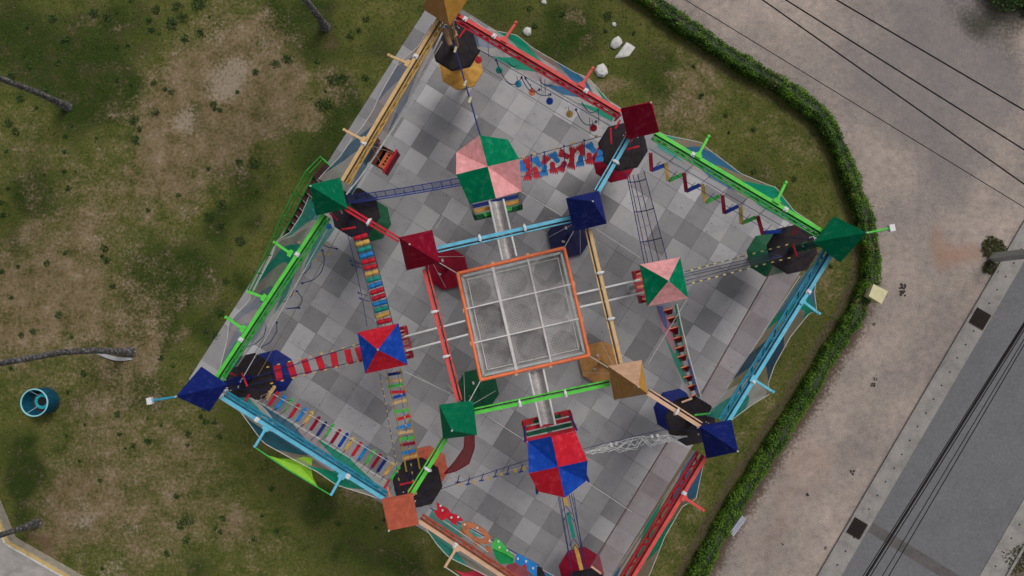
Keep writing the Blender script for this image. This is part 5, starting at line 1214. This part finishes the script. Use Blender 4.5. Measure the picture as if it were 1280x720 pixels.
# gondola
def gondola():
    c = P(476.5, 196, 5.0); ux = (P(489, 199.5, 5)-P(464, 192, 5)).normalized(); uy = Vector((-ux.y, ux.x, 0)); a = math.atan2(ux.y, ux.x)-R(14)
    ux = Vector((math.cos(a), math.sin(a), 0)); uy = Vector((-ux.y, ux.x, 0))
    t = thing('hanging_gondola', c-Vector((0, 0, .5)), 'open red and brown gondola basket hanging from the white zip line', 'gondola')
    MB().box(c-Vector((0, 0, .45)), (1.1, .95, .06), a).build('floor', pm('black', .8), t)
    for sg in (-1, 1):
        MB().box(c+ux*sg*.56+Vector((0, 0, -.05)), (.07, 1.3 if sg < 0 else 1.15, .8), a+(.0)).build('end_panel', pm('crimson'), t)
        MB().bar(c+ux*sg*.56-uy*.62+Vector((0, 0, .36)), c+ux*sg*.56+uy*.62+Vector((0, 0, .36)), .10, .04).build('end_rail', pm('red'), t)
        MB().box(c+uy*sg*.46+Vector((0, 0, -.1)), (1.05, .05, .5), a).build('side_panel', pm('brown'), t)
    MB().box(c+ux*.26+Vector((0, 0, -.08)), (.36, .86, .05), a).build('seat', pm('orange', .6), t)
    for k in range(4): MB().frust(c+ux*.26+uy*(-.24+k*.16)+Vector((0, 0, -.04)), .055, .055, c.z-.05, c.z-.035, 8).build('seat_hole', pm('black'), t)
    MB().box(c-ux*.28+Vector((0, 0, -.2)), (.36, .86, .05), a).build('seat', pm('brown', .6), t)
    hz = P(466.5, 187, 7.2)
    for sx in (-1, 1):
        for sy in (-1, 1): MB().tube([c+ux*sx*.45+uy*sy*.4+Vector((0, 0, .36)), c+Vector((0, 0, 2.1))], .012, 4).build('hanger_rope', pm('rope'), t)
    MB().box(c+Vector((0, 0, 2.12)), (.2, .1, .12), a).build('trolley', pm('steel'), t)
gondola()
# red net slide at the inner green mast
t = bridge('red_net_chute', 'curved dark red net chute hanging beside the inner green roof', (580, 570))
o1 = resample([P(x, y, z) for x, y, z in ((581, 546, 8.3), (580, 560, 7.8), (569, 576, 6.9), (555, 592, 6.2))], 20); o2 = resample([P(x, y, z) for x, y, z in ((593, 543, 8.3), (593, 560, 7.8), (586, 580, 6.9), (570, 589, 6.5), (556, 592.5, 6.2))], 20)
MB().loft(o1, o2, 8, 0, .3).build('net', netmat('red_net', [(0, (.50, .008, .02, .95)), (.6, (.44, .008, .02, .95))], 0, 70), t); MB().tube(o1, .02, 5).build('edge_rope', pm('crimson'), t); MB().tube(o2, .02, 5).build('edge_rope', pm('crimson'), t)
# guy wires
gw = [((505, 464), (571, 496), 8.0, 'faint white guy wire from the red and blue square roof to the inner green roof'), ((652, 240), (703, 270), 8.8, 'guy wire from the pink and green tall roof to the inner navy roof'), ((733, 602), (790, 640), 7.5, 'faint guy wire right of the red and blue tall roof'),
      ((745, 286), (800, 322), 7.6, 'faint guy wire from the inner navy roof to the pink and green square roof'), ((757, 486), (722, 536), 8.8, 'guy wire from the peach roof to the red and blue tall roof'), ((600, 515), (660, 553), 8.6, 'guy wire from the inner green roof to the red and blue tall roof'), ((578, 232), (545, 285), 8.6, 'guy wire from the pink and green tall roof to the inner crimson roof'), ((860, 372), (810, 455), 8.0, 'guy wire from the pink and green square roof towards the peach roof')]
for a_, b2, z, lb in gw:
    o = MB().tube([P(*a_, z), P(*b2, z)], .012, 4).build('guy_wire', pm('rope')); tag(o, lb, 'wire', 'guy wires')
# outside stair with green rails
def stairs():
    top = Vector(((P(382, 214, 6.6).x), P(382, 214, 6.6).y, 0)); bot = P(310, 363, 1.0); bot.z = 0; d = (bot-top); L = d.length; d.normalize(); s_ = Vector((-d.y, d.x, 0))
    if s_.dot(-top) < 0: s_ = -s_
    t = thing('outside_stair', bot, 'outside stair with bright green tubular handrails left of the green roof', 'stair')
    gm = paint((.05, .42, .07), .5, .2); W_ = .85; n = 17
    for i in range(n):
        f = (i+.5)/n; p = top.lerp(bot, f); z = 5.5*(1-f); MB().box(p+s_*(W_/2)+Vector((0, 0, z)), (L/n*.8, W_*.92, .05), math.atan2(d.y, d.x)).build('step', paint((.075, .028, .028), .8, .3), t)
    for o_ in (0, W_):
        MB().bar(top+s_*o_+Vector((0, 0, 5.45)), bot+s_*o_+Vector((0, 0, -.0)), .06, .2).build('stringer', gm, t)
        for dz in (1.05, .6): MB().tube([top+s_*o_+Vector((0, 0, 5.5+dz)), top.lerp(bot, .32)+s_*(o_-.1)+Vector((0, 0, 5.5*.68+dz)), top.lerp(bot, .66)+s_*o_+Vector((0, 0, 5.5*.34+dz)), bot+s_*o_+Vector((0, 0, dz))], .036, 6).build('handrail', gm, t)
        for f in (0, .16, .33, .5, .66, .83, 1): p = top.lerp(bot, f)+s_*o_; MB().tube([p+Vector((0, 0, 5.5*(1-f)-.05 if f < 1 else 0)), p+Vector((0, 0, 5.5*(1-f)+1.05))], .030, 6).build('baluster', gm, t)
    tt = TW['NW']; MB().prism([(p.x, p.y) for p in (top, top+s_*1.5, top+s_*1.5-d*.9, top-d*.9)], 5.42, 5.52).build('landing', paint((.06, .025, .025), .8, .3), t)
    ld = MB()
    for z in (.6, 1.05): ld.tube([top+Vector((0, 0, 5.5+z)), top-d*.9+Vector((0, 0, 5.5+z)), top-d*.9+s_*1.4+Vector((0, 0, 5.5+z))], .03, 6)
    ld.build('landing_rail', gm, t)
    for p in (top, top-d*.85, top+s_*1.4-d*.85, top+s_*1.4): MB().tube([Vector((p.x, p.y, 0)), Vector((p.x, p.y, 5.42))], .05, 6).build('post', gm, t)
stairs()

# ================================================================== LIGHT
w = bpy.data.worlds.new('World'); scene.world = w; w.use_nodes = True
wn, wl = w.node_tree.nodes, w.node_tree.links
sky = wn.new('ShaderNodeTexSky'); sky.sky_type = 'NISHITA'; sky.sun_disc = False
EL, AZ = R(58), R(35)   # sun towards the top right of the photo
sky.sun_elevation = EL; sky.sun_rotation = AZ; sky.dust_density = 4; sky.air_density = 1.0; sky.ozone_density = 1
bg = wn['Background']; bg.inputs[1].default_value = .095
# overcast: desaturate the sky towards grey
hs = wn.new('ShaderNodeHueSaturation'); hs.inputs['Saturation'].default_value = .25
wl.new(sky.outputs[0], hs.inputs['Color']); wl.new(hs.outputs[0], bg.inputs[0])
sd_ = bpy.data.lights.new('sun', 'SUN'); sd_.energy = 1.15; sd_.angle = R(17); sd_.color = (1, .965, .92)
so = bpy.data.objects.new('sun', sd_); COL.objects.link(so)
dirv = Vector((math.sin(AZ)*math.cos(EL), math.cos(AZ)*math.cos(EL), math.sin(EL)))
so.rotation_mode = 'QUATERNION'; so.rotation_quaternion = dirv.to_track_quat('Z', 'Y')
vs = scene.view_settings; vs.view_transform = 'Standard'; vs.look = 'None'; vs.gamma = 1; vs.exposure = 0.0; vs.use_curve_mapping = False
scene.render.engine = 'CYCLES'; scene.cycles.transparent_max_bounces = 16
scene.cycles.max_bounces = 6
for o in bpy.data.objects:
    if '_w' in o: del o['_w']
